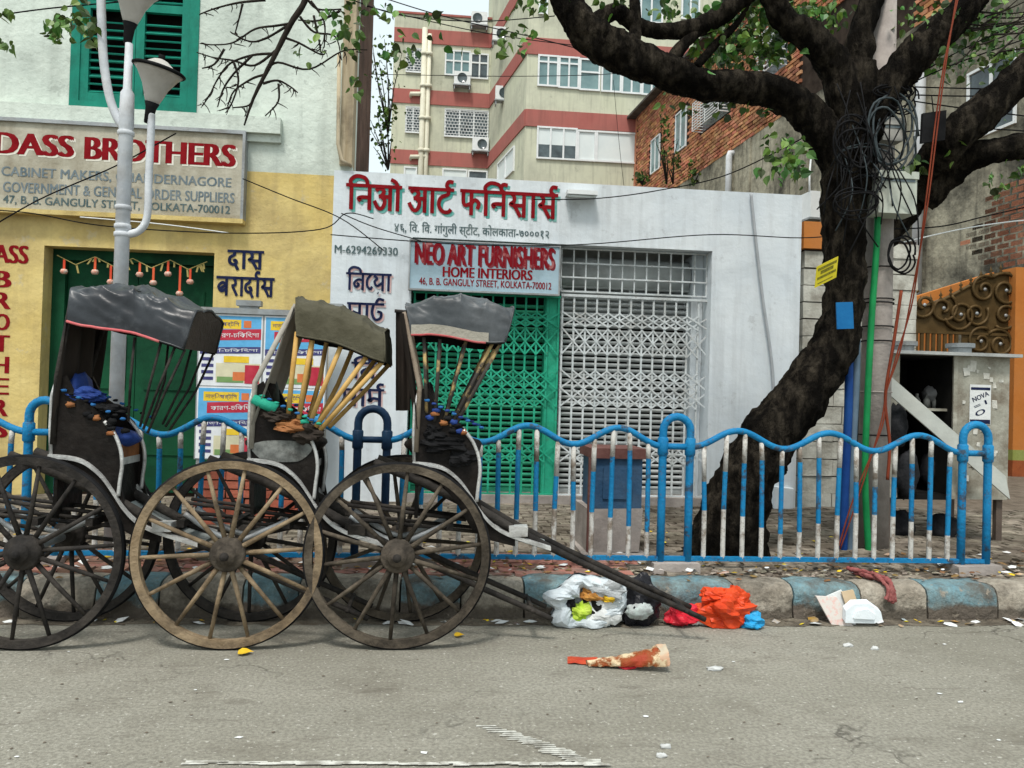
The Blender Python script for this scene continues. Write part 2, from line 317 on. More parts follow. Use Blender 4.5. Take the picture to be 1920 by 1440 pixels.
# interlocking pavers: the ones nearest the fence are single pieces, the rest one mesh
pvmesh = []
for k in range(5):
    q = MB(); a, b, h = .106, .056, .05
    pts = [(-a,-b),(-a/3,-b*1.12),(a/3,-b*.9),(a,-b*1.05),(a*1.04,0),(a,b),(a/3,b*1.1),(-a/3,b*.9),(-a,b*1.03),(-a*.96,0)]
    top = [Vector((x*.95+random.uniform(-.004,.004), y*.93+random.uniform(-.003,.003), h+random.uniform(-.006,.006))) for x, y in pts]
    bot = [Vector((x, y, 0)) for x, y in pts]; n = len(pts)
    q.add(bot+top, [tuple(range(n, 2*n))]+[(i, (i+1)%n, n+(i+1)%n, n+i) for i in range(n)])
    pvmesh.append((q.mesh('paver', paving), q.mesh('paver', pavered), q))
rest = MB(); restred = MB(); cnt = 0
rows = int((9.25-5.5)/.118)
for j in range(rows):
    y = 5.5+j*.118
    for i in range(-22, 34):
        x = i*.22+(j%2)*.11+random.uniform(-.006,.006)
        if random.random() < .03 or (y < 5.82 and x > 1.4 and random.random() < .8): continue
        isred = (y < 6.15 and x < 1.6) and random.random() < .9
        z = PZ-.052+.012*noise.noise((x*.8, y*.8, 0))+random.uniform(-.006,.006)
        rz = random.uniform(-.05,.05)+(math.pi if random.random() < .5 else 0)
        k = random.randrange(5)
        big = y < 6.6 and -.6 < x < 4.4 and cnt < 280
        if big:
            inst('paver', pvmesh[k][1 if isred else 0], pave, (x, y, z), (random.uniform(-.03,.03), random.uniform(-.03,.03), rz)); cnt += 1
        else:
            mt = Matrix.Translation((x, y, z)) @ Matrix.Rotation(rz, 4, 'Z')
            (restred if isred else rest).add([mt @ v for v in pvmesh[k][2].v], pvmesh[k][2].f)
o = rest.build('paver_field', paving, pave); o['kind'] = 'stuff'
o = restred.build('red_paver_field', pavered, pave); o['kind'] = 'stuff'

# kerb stones, every other one painted blue
kerb = bpy.data.objects.new('kerb', None); COL.objects.link(kerb); kerb.location = (0, 5.2, 0); ORG['kerb'] = Vector((0, 5.2, 0)); struct(kerb)
def kx(px_): return W(px_, 1110, 5.18).x
cuts = [kx(p) for p in (-420,-260,-100,38,180,300,457,562,752,866,985,1105,1225,1380,1490,1615,1740,1872,1985,2110,2230,2360)]
for k, (x, x1) in enumerate(zip(cuts, cuts[1:])):
    x1 -= .012
    def kf(u, v, x=x, x1=x1):
        prof = [(5.16,-.03),(5.162,.05),(5.165,.11),(5.170,.175),(5.192,.218),(5.232,.238),(5.30,.243),(5.37,.240),(5.43,.235),(5.44,.1)]
        py, pz = prof[min(int(round(v*9)), 9)]
        X = x+(x1-x)*u
        e = .012*(abs(u-.5)*2)**6
        d = .022*noise.noise((X*6, py*6, pz*6))+.012*noise.noise((X*15, py*15, pz*15))+.02*max(0, noise.noise((X*4+9, py*5, pz*5))-.25)
        return Vector((X, py+d+e, pz+d*.6-e*.8))
    q = MB().grid(kf, 16, 9)
    n1 = len(q.v); q.f = [f[::-1] for f in q.f]
    q.add([kf(0, j/9) for j in range(10)], [tuple(range(10))]); q.add([kf(1, j/9) for j in range(10)], [tuple(range(9,-1,-1))])
    q.build('kerb_stone', kerbb if k % 2 == 0 else kerbc, kerb)

# ================================================================== LETTERING
GL = { # brush-stroke letters, headline at 1, foot at 0
 'aa': (.36, [[(.2,1),(.2,0)]]),
 'i':  (.34, [[(.2,1),(.2,0)], [(.2,1),(.16,1.2),(.38,1.38),(.7,1.34),(.84,1.2),(.86,1.0)]]),
 'na': (.80, [[(.62,1),(.62,0)], [(.62,.52),(.3,.52),(.16,.46),(.26,.36)]]),
 'A':  (.80, [[(.08,.82),(.26,.93),(.42,.8),(.32,.62),(.2,.58)], [(.3,.6),(.46,.42),(.38,.14),(.2,.1),(.02,.4)], [(.4,.58),(.66,.58)], [(.68,1),(.68,0)]]),
 'omat': (.36, [[(.2,1),(.2,0)], [(.2,1),(.1,1.2),(-.1,1.3)]]),
 'ta': (.74, [[(.5,1),(.5,.82),(.2,.66),(.12,.36),(.28,.1),(.52,.08),(.64,.2)]]),
 'reph': (0, [[(-.16,1),(-.3,1.16),(-.22,1.34),(-.02,1.32)]]),
 'pha': (.88, [[(.46,1),(.46,0)], [(.12,1),(.12,.56),(.22,.4),(.46,.5)], [(.46,.5),(.62,.64),(.78,.5),(.72,.26)]]),
 'sa': (.90, [[(.16,1),(.28,.84),(.26,.66),(.12,.54),(.3,.46),(.56,.02)], [(.24,.5),(.7,.5)], [(.7,1),(.7,0)]]),
 'da': (.66, [[(.34,1),(.34,.8),(.12,.64),(.1,.38),(.3,.24),(.46,.36),(.4,.5),(.28,.44)], [(.4,.26),(.56,-.06)]]),
 'ba': (.80, [[(.62,1),(.62,0)], [(.62,.64),(.34,.72),(.12,.5),(.3,.26),(.62,.38)], [(.2,.36),(.6,.6)]]),
 'ra': (.58, [[(.24,1),(.38,.82),(.36,.62),(.14,.54)], [(.2,.54),(.5,.02)]]),
 'bna': (.82, [[(.66,1),(.66,0)], [(.66,.62),(.36,.64),(.14,.42),(.26,.2),(.42,.34),(.3,.44)]]),
 'be': (.42, [[(.34,.98),(.12,.66),(.12,.3),(.3,.1),(.42,.26)]]),
 'bya': (.80, [[(.64,1),(.64,0)], [(.1,.92),(.3,.74),(.14,.56),(.3,.3),(.64,.52)], [(.34,-.12),(.4,-.14)]]),
 'bA': (.86, [[(.1,.96),(.14,.5),(.06,.2),(.26,.1),(.4,.4),(.28,.56)], [(.36,.5),(.62,.4)], [(.66,1),(.66,0)]]),
 'bta': (.76, [[(.2,1),(.12,.5),(.3,.1),(.58,.2),(.62,.5),(.4,.58)], [(.3,1),(.46,1.3),(.76,1.24)]]),
 'bsa': (.84, [[(.14,.96),(.18,.52),(.1,.34),(.34,.5),(.64,.42)], [(.64,1),(.64,0)]]),
 'bpha': (.84, [[(.14,.96),(.14,.4),(.34,.2),(.6,.5)], [(.64,1),(.64,.1)], [(.64,.5),(.84,.4)]]),
 ' ': (.3, []),
}
def stroke(mb, pts, th, T, slant=0.):
    pts = spline(pts, 5) if len(pts) > 2 else [pts[0], tuple(a+(b-a)*.5 for a, b in zip(*pts)), pts[1]]
    n = len(pts); L = []; Rr = []
    for i, p in enumerate(pts):
        a = pts[max(i-1,0)]; b = pts[min(i+1,n-1)]; dx, dy = b[0]-a[0], b[1]-a[1]; l = math.hypot(dx, dy) or 1
        nx, ny = -dy/l*th/2, dx/l*th/2
        L.append(T(p[0]+nx, p[1]+ny)); Rr.append(T(p[0]-nx, p[1]-ny))
    mb.add(L+Rr, [(i, n+i, n+i+1, i+1) for i in range(n-1)])
def brush(parent, name, seq, x0, x1, xr, yt, yb, Y, mat, th=.15, shade=None, head=True, off=.004):
    """paint a row of stroke letters between photograph columns x0, x1; headline at row yt, foot at row yb (rows read at column xr)"""
    X0, X1 = W(x0, yt, Y).x, W(x1, yt, Y).x; zt, zb = W(xr, yt, Y).z, W(xr, yb, Y).z; h = zt-zb
    tot = sum(GL[c][0] for c in seq); sx = (X1-X0)/tot
    def lay(nm, mt, dx, dz, oy):
        mb = MB(); cx = 0.; hs = None; ep = 0
        for c in seq:
            wd, sts = GL[c]
            for st in sts:
                ep += 1
                stroke(mb, st, th, lambda a, b, cx=cx, ep=ep: (X0+(cx+a)*sx+dx, Y-oy-(ep % 5)*.0006, zb+b*h+dz))
            cx += wd
        if head:
            cx = 0; s = 0
            for c in list(seq)+[' ']:
                if c == ' ':
                    if cx > s: stroke(mb, [(s-.03, 1), (cx+.02, 1)], th*.9, lambda a, b: (X0+a*sx+dx, Y-oy-.0034, zb+b*h+dz))
                    s = cx+GL[' '][0]
                cx += GL[c][0]
        return mb.build(nm, mt, parent)
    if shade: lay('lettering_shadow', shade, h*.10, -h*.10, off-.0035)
    return lay(name, mat, 0, 0, off+.003)
FONTBOLD = .02
def lettering(parent, text, x0, x1, xr, yt, yb, Y, mat, bold=FONTBOLD, off=.004, name='lettering', shade=None, fnT=None):
    cu = bpy.data.curves.new('tmp', 'FONT'); cu.body = text; cu.size = 1; cu.resolution_u = 3
    ob = bpy.data.objects.new('tmp', cu); COL.objects.link(ob)
    dg = bpy.context.evaluated_depsgraph_get(); dg.update()
    me = bpy.data.meshes.new_from_object(ob.evaluated_get(dg)); bpy.data.objects.remove(ob); bpy.data.curves.remove(cu)
    xs = [v.co.x for v in me.vertices]; ys = [v.co.y for v in me.vertices]
    a, b, c, d = min(xs), max(xs), min(ys), max(ys)
    if fnT is None:
        X0, X1 = W(x0, yt, Y).x, W(x1, yt, Y).x; zt, zb = W(xr, yt, Y).z, W(xr, yb, Y).z
        fnT = lambda u, v, e: Vector((X0+(X1-X0)*u, Y-e, zb+(zt-zb)*v)); hh = zt-zb
    else: hh = 0
    cp = (-1, 0, 1) if bold > 0 else (0,); kb = bold*1.1/(b-a)
    base = [(((v.co.x-a)/(b-a)), ((v.co.y-c)/(d-c))) for v in me.vertices]; faces = [list(p.vertices) for p in me.polygons]
    bpy.data.meshes.remove(me)
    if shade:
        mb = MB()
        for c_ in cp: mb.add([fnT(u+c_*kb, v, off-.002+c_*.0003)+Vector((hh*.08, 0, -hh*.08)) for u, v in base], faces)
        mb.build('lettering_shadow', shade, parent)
    mb = MB()
    for c_ in cp: mb.add([fnT(u+c_*kb, v, off+c_*.0004) for u, v in base], faces)
    return mb.build(name, mat, parent)

# ================================================================== LEFT BUILDING (yellow and white)
YB = 9.0
xr = W(664, 200, YB).x; xl = -13.0
dx0, dx1 = W(78, 600, YB).x, W(398, 600, YB).x; dzt = W(240, 467, YB).z
wx0, wx1 = W(133, 100, YB).x, W(372, 100, YB).x; wz0 = W(250, 211, YB).z; wz1 = wz0+2.1
zy = W(540, 325, YB).z
lb = thing('painted_shop_house', 'shop house painted yellow below and white above with green louvred window', 'building', (W(300,900,YB).x, YB, PZ))
T = .34
mb = MB(); mb.box((xl, YB, PZ-.1), (dx0, YB+T, zy)).box((dx1, YB, PZ-.1), (W(640,600,YB).x, YB+T, zy)).box((dx0, YB, dzt), (dx1, YB+T, zy))
mb.build('lower_wall', yellow, lb)
mb = MB(); mb.box((xl, YB+.004, zy), (wx0, YB+T, wz1)).box((wx1, YB+.004, zy), (xr, YB+T, wz1)).box((wx0, YB+.004, zy), (wx1, YB+T, wz0)).box((xl, YB+.004, wz1), (xr, YB+T, 9.5))
mb.build('upper_wall', cream, lb)
MB().box((xl, YB+T, PZ-.1), (xr-.003, 10.9, 9.4)).build('rear_wall', M('side_wall', (.10,.06,.045), (.17,.11,.085), sc_=2, rough=.95, bump=.4, dirt=(.03,.022,.018), da=.7, dsc=1.2, streak=.5), lb)
# window ledge band and the strip with peeling paint on the corner
lz0, lz1 = W(300, 243, YB).z, W(300, 213, YB).z
MB().box((xl, YB-.10, lz0), (W(529, 240, YB).x, YB+.002, lz1)).build('ledge', cream, lb)
MB().box((W(456,290,YB).x, YB-.05, W(490,268,YB).z), (W(527,290,YB).x, YB+.002, lz0)).build('ledge_bracket', cream, lb)
strip = M('corner_strip', (.34,.27,.17), (.50,.43,.31), sc_=14, rough=.9, bump=.5, zs=.06, dirt=(.10,.075,.05), da=.6, dsc=3, streak=.6)
MB().box((W(641,200,YB).x, YB-.07, W(650,312,YB).z), (xr+.002, YB+.2, 9.45)).build('corner_pilaster', strip, lb)
MB().tube([W(636,100,YB-.13), W(634,270,YB-.13), W(640,300,YB-.12), W(660,312,YB-.1)], .022, 10).build('downpipe', strip, lb)
# green louvred shutters of the upper window
wn = MB().box((wx0, YB-.01, wz0), (wx1, YB+.05, wz0+.10)).box((wx0, YB-.01, wz1-.1), (wx1, YB+.05, wz1)).box((wx0, YB-.01, wz0+.1), (wx0+.10, YB+.05, wz1-.1)).box((wx1-.10, YB-.01, wz0+.1), (wx1, YB+.05, wz1-.1)).build('window', greenw, lb)
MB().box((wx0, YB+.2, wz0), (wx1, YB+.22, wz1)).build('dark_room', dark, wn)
mid = (wx0+wx1)/2
for a, b in ((wx0+.10, mid-.003), (mid+.003, wx1-.10)):
    st = MB().box((a, YB+.005, wz0+.1), (a+.09, YB+.06, wz1-.1)).box((b-.09, YB+.005, wz0+.1), (b, YB+.06, wz1-.1))
    st.box((a+.09, YB+.006, wz0+.1), (b-.09, YB+.058, wz0+.2)).box((a+.09, YB+.006, wz0+1.15), (b-.09, YB+.058, wz0+1.24)).build('shutter_leaf', greenw, wn)
    wd = b-a-.17
    sl_ = MB().obox((-wd/2, -.012, -.03), (wd, 0, 0), (0, .06, .045), (0, .009, -.012)).mesh('louvre_slat', greenw)
    z = wz0+.24
    while z < wz1-.15:
        if not (wz0+1.10 < z < wz0+1.27): inst('louvre_slat', sl_, wn, ((a+b)/2, YB+.02, z), (random.uniform(-.25,.12), random.uniform(-.008,.008), 0))
        z += .088
# doorway: frame, two leaves with panels
dr = MB().box((dx0, YB+.20, PZ), (dx0+.14, YB+.30, dzt)).box((dx1-.06, YB+.20, PZ), (dx1, YB+.30, dzt)).box((dx0+.14, YB+.20, dzt-.12), (dx1-.06, YB+.30, dzt)).build('door', greendoor, lb)
dm = (dx0+dx1)/2
for a, b in ((dx0+.145, dm-.004), (dm+.004, dx1-.065)):
    lf = MB().box((a, YB+.26, PZ+.02), (b, YB+.30, dzt-.125))
    lf.build('door_leaf', greendoor, dr)
    for za, zb in ((.45,1.05),(1.2,1.8),(1.95,2.35)):
        MB().box((a+.1, YB+.245, PZ+za), (b-.1, YB+.262, PZ+zb)).build('door_panel', greendoor, dr)
# painted lettering on the wall
for i, ch in enumerate(['BSS'[0:0]]): pass
lettering(lb, 'ASS', -10, 53, 30, 460, 494, YB, red, bold=.045)
for i, ch in enumerate('BROTHERS'):
    y0 = 508+i*40.2
    lettering(lb, ch, -8+i*-.4, 20-i*1.0, 8, y0, y0+31, YB, red, bold=.045)
brush(lb, 'lettering', ['da','aa','sa'], 428, 495, 462, 472, 505, YB, navy, th=.17)
brush(lb, 'lettering', ['ba','ra','aa','da','aa','reph','sa'], 407, 515, 462, 522, 556, YB, navy, th=.17)
# stain and conduit box on the yellow lintel
# ------------------------------------------------ big painted signboard
bs = 8.90
sx1 = W(454, 330, bs).x; sz0, sz1 = W(440, 411, bs).z, W(440, 252, bs).z
sb = thing('signboard', 'cream painted shop signboard with DASS BROTHERS in red capitals', 'sign', ((xl+7+sx1)/2, bs, sz0))
sx0 = W(-60, 330, bs).x
MB().box((sx0, bs, sz0), (sx1, bs+.1, sz1)).build('panel', signbg, sb)
MB().box((sx0, bs-.03, sz1), (sx1+.03, bs+.1, sz1+.04)).box((sx1, bs-.03, sz0), (sx1+.03, bs+.1, sz1)).build('frame', steel, sb)
MB().box((sx0, bs-.035, sz0-.05), (sx1+.03, bs+.1, sz0)).build('lower_frame', yellow, sb)
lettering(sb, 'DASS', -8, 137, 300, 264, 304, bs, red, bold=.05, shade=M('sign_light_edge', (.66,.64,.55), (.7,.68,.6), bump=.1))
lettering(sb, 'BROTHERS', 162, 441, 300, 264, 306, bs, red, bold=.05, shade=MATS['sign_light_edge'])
lettering(sb, 'CABINET MAKERS, CHANDERNAGORE', 3, 434, 300, 327, 347, bs, greyblue, bold=.022)
lettering(sb, 'GOVERNMENT & GENERAL ORDER SUPPLIERS', 6, 440, 300, 355, 374, bs, greyblue, bold=.022)
lettering(sb, '47, B. B. GANGULY STREET, KOLKATA-700012', 6, 432, 300, 380, 397, bs, greytxt, bold=.02)
# garland of charms hung across the doorway
ga = thing('door_garland', 'string of red and white charms hung across the green doorway', 'garland', (dm, YB+.06, dzt-.1))
def gpt(t): return Vector((dx0+.1+(dx1-dx0-.2)*t, YB+.08, dzt-.09-.10*(1-abs(((t*4) % 1)*2-1))))
MB().tube([gpt(i/48) for i in range(49)], .006, 5).build('string', M('straw', (.30,.24,.08), (.42,.36,.14), bump=.1), ga)
charm = M('charm_white', (.62,.56,.48), (.66,.22,.14), sc_=40, rough=.6, bump=.1)
for i, px in enumerate((120,178,208,262,288,315,338,357)):
    t = (W(px,510,YB+.08).x-dx0-.1)/(dx1-dx0-.2); p = gpt(t); hh = (.12,.15,.17,.12,.16,.13,.30,.13)[i]
    c = MB().lathe([(.0,.0),(.03,.005),(.042,.03),(.03,.055),(0,.06)], p-Vector((0,0,hh+.05)), n=10).build('charm', charm, ga)
    MB().box(p+Vector((-.012,-.005,-hh)), p+Vector((.012,.005,-.005))).build('tassel', M('charm_red', (.6,.06,.03), (.66,.12,.05), bump=.1), c)
for i in range(18):
    t = random.uniform(.05,.97); p = gpt(t)
    MB().obox(p, (.02,0,-.0), (0,.004,0), (random.uniform(-.04,.04),0,-random.uniform(.04,.10))).build('straw_end', MATS['straw'], ga)

# ================================================================== WHITE SHOP
YW = 8.92
ax0, ax1 = W(621, 500, YW).x, W(1499, 600, YW).x; azt = W(1000, 339, YW).z
ox0, ox1 = W(766, 700, YW).x, W(1330, 700, YW).x; ozt = W(1060, 458, YW).z
ws = thing('white_shop', 'low whitewashed furniture shop with red Hindi name over the shutters', 'building', ((ax0+ax1)/2, YW, PZ))
mb = MB(); T2 = .3
def wallf(x0_, x1_, z0_, z1_):           # whitewashed skin with slight unevenness
    nx = max(2, int((x1_-x0_)/.12)); nz_ = max(2, int((z1_-z0_)/.12))
    f = lambda u, v: Vector((x0_+(x1_-x0_)*u, YW+(.010*abs(1)*(.5+.5*noise.noise((x0_+(x1_-x0_)*u*1.0, z0_+(z1_-z0_)*v, 3))) if 0 < u < 1 and 0 < v < 1 else 0), z0_+(z1_-z0_)*v))
    mb.grid(f, nx, nz_); 
for a, b, c, d in ((ax0, ox0, PZ-.1, azt), (ox1, ax1, PZ-.1, azt), (ox0, ox1, ozt, azt)):
    mb.box((a, YW+.014, c), (b, YW+T2, d)); wallf(a, b, c, d)
# irregular plastered right edge
mb.build('front_wall', whitewash, ws)
MB().box((ax0, YW+T2, PZ-.1), (ax0+.2, 12.4, azt-.1)).box((ax1-.25, YW+T2, PZ-.1), (ax1-.002, 12.4, azt-.1)).box((ax0+.2, 12.2, PZ-.1), (ax1-.25, 12.4, azt-.1)).build('side_wall', whitewash, ws)
MB().box((ax0+.002, YW+T2, azt-.1), (ax1-.003, 12.4, azt-.02)).build('roof', concrete, ws)
MB().box((ox0-.1, YW+1.0, PZ-.1), (ox1+.1, YW+1.05, azt-.15)).build('inner_wall', dark, ws)
MB().box((ox0, YW+.05, PZ-.02), (ox1, YW+1.0, PZ+.09)).build('threshold', concrete, ws)
MB().box((ax1-.28, YW-.05, PZ), (ax1-.05, YW+.02, PZ+.25), .02).build('plaster_skirt', whitewash, ws)
# names and numbers painted on the wall
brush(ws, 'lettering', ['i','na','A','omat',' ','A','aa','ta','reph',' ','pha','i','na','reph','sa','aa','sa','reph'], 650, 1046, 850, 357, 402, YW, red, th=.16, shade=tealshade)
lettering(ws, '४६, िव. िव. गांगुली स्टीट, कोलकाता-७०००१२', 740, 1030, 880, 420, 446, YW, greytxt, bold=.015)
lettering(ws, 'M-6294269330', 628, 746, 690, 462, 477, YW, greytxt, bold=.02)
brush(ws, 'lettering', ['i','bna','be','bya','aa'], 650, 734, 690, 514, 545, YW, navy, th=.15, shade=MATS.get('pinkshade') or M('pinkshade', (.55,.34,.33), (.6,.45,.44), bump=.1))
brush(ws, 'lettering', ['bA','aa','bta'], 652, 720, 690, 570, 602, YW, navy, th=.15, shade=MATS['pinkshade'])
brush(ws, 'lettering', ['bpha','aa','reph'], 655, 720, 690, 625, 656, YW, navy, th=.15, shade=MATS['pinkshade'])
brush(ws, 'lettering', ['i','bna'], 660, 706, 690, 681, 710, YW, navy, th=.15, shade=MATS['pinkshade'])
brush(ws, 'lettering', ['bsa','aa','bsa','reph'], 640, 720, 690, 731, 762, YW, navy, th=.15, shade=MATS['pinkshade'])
# tube light over the opening
tl = thing('tube_light', 'white tube light fitting fixed high on the whitewashed wall', 'lamp', W(1087, 370, YW))
a, b = W(1060, 366, YW), W(1116, 366, YW)
MB().box((a.x, YW-.16, a.z-.02), (b.x, YW+.01, a.z+.03)).build('housing', aluwhite, tl)
MB().tube([(a.x+.02, YW-.12, a.z-.035), (b.x-.02, YW-.12, a.z-.035)], .016, 8).build('tube', blind, tl)
# pale blue hanging signboard
b2 = 8.84
ns = thing('hanging_signboard', 'pale blue shop board reading NEO ART FURNISHERS HOME INTERIORS', 'sign', W(908, 545, b2))
nx0, nx1 = W(769, 500, b2).x, W(1048, 500, b2).x; nz1, nz0 = W(908, 457, b2).z, W(908, 546, b2).z
MB().box((nx0, b2, nz0), (nx1, b2+.06, nz1)).build('panel', signblue, ns)
MB().box((nx0-.015, b2-.015, nz0-.02), (nx0, b2+.06, nz1+.015)).box((nx0, b2-.015, nz1), (nx1+.015, b2+.06, nz1+.015)).box((nx0, b2-.015, nz0-.02), (nx1+.015, b2+.06, nz0)).box((nx1, b2-.015, nz0), (nx1+.015, b2+.06, nz1)).build('frame', steel, ns)
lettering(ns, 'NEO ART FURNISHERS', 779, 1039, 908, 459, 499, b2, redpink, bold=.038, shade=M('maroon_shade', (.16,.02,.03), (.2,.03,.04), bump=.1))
lettering(ns, 'HOME INTERIORS', 831, 998, 908, 503, 522, b2, red, bold=.04)
lettering(ns, '46, B. B. GANGULY STREET, KOLKATA-700012', 786, 1034, 908, 525, 540, b2, red, bold=.02)

# ------------------------------------------------ collapsible gates and rolling shutters
def gate(name, label, px0, px1, ztop, zbot, Y, nb, mat, zones, toprail=True):
    x0, x1 = W(px0, 750, Y).x, W(px1, 750, Y).x
    t = thing(name, label, 'gate', ((x0+x1)/2, Y, zbot), 'collapsible gates of the white shop')
    sp = (x1-x0)/(nb-1)
    MB().box((x0-.02, Y-.022, ztop-.03), (x1+.02, Y+.022, ztop)).build('top_rail', mat, t)
    MB().box((x0-.02, Y-.022, zbot-.015), (x1+.02, Y+.022, zbot+.005)).build('bottom_rail', mat, t)
    h = ztop-zbot
    bar = MB().box((-.011, -.008, 0), (.011, .008, h-.03)).mesh('gate_bar', mat)
    for i in range(nb): inst('gate_bar', bar, t, (x0+i*sp, Y, zbot+.002))
    for za, zb in zones:
        z0_, z1_ = zbot+h*za, zbot+h*zb; s2 = sp*2
        for sgn, yy in ((1, -.013), (-1, -.018)):
            L = math.hypot(s2, z1_-z0_); ang = math.atan2(z1_-z0_, s2*sgn)
            sm = MB().box((-L/2, -.002, -.009), (L/2, .002, .009)).mesh('lattice_strip', mat)
            for i in range(nb-2):
                inst('lattice_strip', sm, t, (x0+(i+1)*sp, Y+yy, (z0_+z1_)/2), (0, -ang, 0))
    return t
def shutter(name, label, px0, px1, ztop, Y, mat, pitch=.044):
    x0, x1 = W(px0, 750, Y).x, W(px1, 750, Y).x; wd = x1-x0
    t = thing(name, label, 'shutter', ((x0+x1)/2, Y, PZ+.12), 'rolling shutters of the white shop')
    n = 5; sm = MB()
    for k in range(n): 
        a, b = math.pi*k/n, math.pi*(k+1)/n
        sm.add([(-wd/2, -.018*math.sin(a), pitch*k/n), (wd/2, -.018*math.sin(a), pitch*k/n), (wd/2, -.018*math.sin(b), pitch*(k+1)/n), (-wd/2, -.018*math.sin(b), pitch*(k+1)/n)], [(0,1,2,3)])
    me = sm.mesh('shutter_slat', mat); z = PZ+.14
    while z < ztop: inst('shutter_slat', me, t, ((x0+x1)/2, Y, z)); z += pitch+.024
    MB().box((x0, Y-.02, PZ+.09), (x1, Y+.02, PZ+.14)).build('bottom_bar', mat, t)
    for xx in (x0, (x0+x1)/2, x1-.03): MB().box((xx, Y+.004, PZ+.14), (xx+.03, Y+.012, ztop+.05)).build('shutter_link', mat, t)
    return t
gY = YW+.16
gz1 = W(1000, 553, gY).z; zones = ((.70,.83),(.84,.91),(.44,.53),(.53,.62),(.16,.25))
gate('collapsible_gate', 'bright green collapsible lattice gate under the pale blue board', 772, 1043, gz1, PZ+.10, gY, 14, greeng, zones)
gate('collapsible_gate', 'greyish white collapsible lattice gate beside the green one', 1050, 1326, W(1180,556,gY).z, PZ+.10, gY, 14, greyg, zones)
shutter('rolling_shutter', 'green rolling shutter behind the green lattice gate', 770, 1022, gz1-.12, YW+.42, greensl)
shutter('rolling_shutter', 'pale grey rolling shutter behind the white lattice gate', 1046, 1300, W(1180,540,YW+.42).z, YW+.42, greysl)
MB().box((W(1020,700,gY).x, gY+.02, PZ+.1), (W(1046,700,gY).x, gY+.2, gz1)).build('centre_post', greeng, ws)
# grille above the white gate, with the shutter drum behind it
gr = thing('fixed_grille', 'grey fixed grille over the shutter drum above the white gate', 'grille', W(1190, 550, gY))
x0, x1 = W(1052, 520, gY).x, ox1-.01; z0_, z1_ = W(1190, 553, gY).z, ozt-.01
for i in range(13): MB().box((x0+(x1-x0)*i/12-.008, gY-.01, z0_), (x0+(x1-x0)*i/12+.008, gY+.01, z1_)).build('grille_bar', greyg, gr)
for k in range(4): MB().box((x0, gY-.022, z0_+(z1_-z0_-.02)*k/3), (x1, gY-.0105, z0_+(z1_-z0_-.02)*k/3+.018)).build('grille_rail', greyg, gr)
MB().tube([(x0+.03, YW+.5, (z0_+z1_)/2+.02), (W(1286,520,YW+.5).x, YW+.5, (z0_+z1_)/2+.02)], .2, 16).build('shutter_drum', greysl, ws)
MB().box((x0, YW+.72, z0_-.2), (ox1-.004, YW+.74, azt-.2)).build('drum_box', greysl, ws)
MB().box((W(1300,700,gY).x, YW+.30, PZ+.09), (ox1-.003, YW+.6, ozt-.004)).build('inner_jamb', whitewash, ws)

# ================================================================== BLOCK PIERS beside the tree and the gate
def pier(name, label, px0, px1, pytop, pr, Y, dep, cap=None):
    x0, x1 = W(px0, 750, Y).x, W(px1, 750, Y).x; zt = W(pr, pytop, Y).z
    t = thing(name, label, 'wall', ((x0+x1)/2, Y, PZ))
    MB().box((x0+.02, Y+.02, PZ-.1), (x1-.02, Y+dep, zt)).build('core', mortar, t)
    z = PZ-.05; j = 0
    while z < zt-.05:
        h = min(.215+random.uniform(-.012,.012), zt-z); nb = max(1, int(round((x1-x0)/.42))); off = (j % 2)*.5
        cuts = [x0]+[x0+(x1-x0)*(i+.5*off)/nb for i in range(1, nb)]+[x1]
        for a, b in zip(cuts, cuts[1:]):
            yo = random.uniform(-.012,.012)
            q = MB().box((a+.006, Y+yo, z+.006), (b-.006, Y+.12, z+h-.006), .006); q.build('block', block, t)
        z += h; j += 1
    if cap: MB().box((x0-.03, Y-.05, zt), (x1+.03, Y+dep, zt+.33)).build('cap', cap, t)
    return t
orange = M('orange_paint', (.44,.155,.035), (.52,.20,.05), sc_=1.5, rough=.9, bump=.3, bsc=10, dirt=(.36,.14,.05), da=.5, dsc=1.5, streak=.3)
pier('block_pier', 'grey masonry pier of rough blocks between white shop and tree', 1501, 1625, 467, 1520, 9.15, .5, orange)

# ragged skirt of dust and silt in the gutter
q = MB(); n = 260
top = [(-6+13.5*i/n, 5.19, .006) for i in range(n+1)]
bot = [(-6+13.5*i/n, 5.06-.10*max(0, .35+noise.noise((i*.09, 1, 0)))-.05*noise.noise((i*.41, 3, 0)), .003) for i in range(n+1)]
q.add(top+bot, [(i, n+1+i, n+2+i, i+1) for i in range(n)]); q.f = [f for f in q.f]
o = q.build('gutter_dust', M('gutter_dust', (.17,.145,.11), (.25,.22,.17), sc_=9, rough=1, bump=.8, bsc=60, dirt=(.07,.058,.045), da=.9, dsc=5, dlo=.42, dhi=.6, fine=.4, fsc=50), None); o['kind'] = 'stuff'; o['label'] = 'brown dust and silt lying along the kerb'; o['category'] = 'dust'

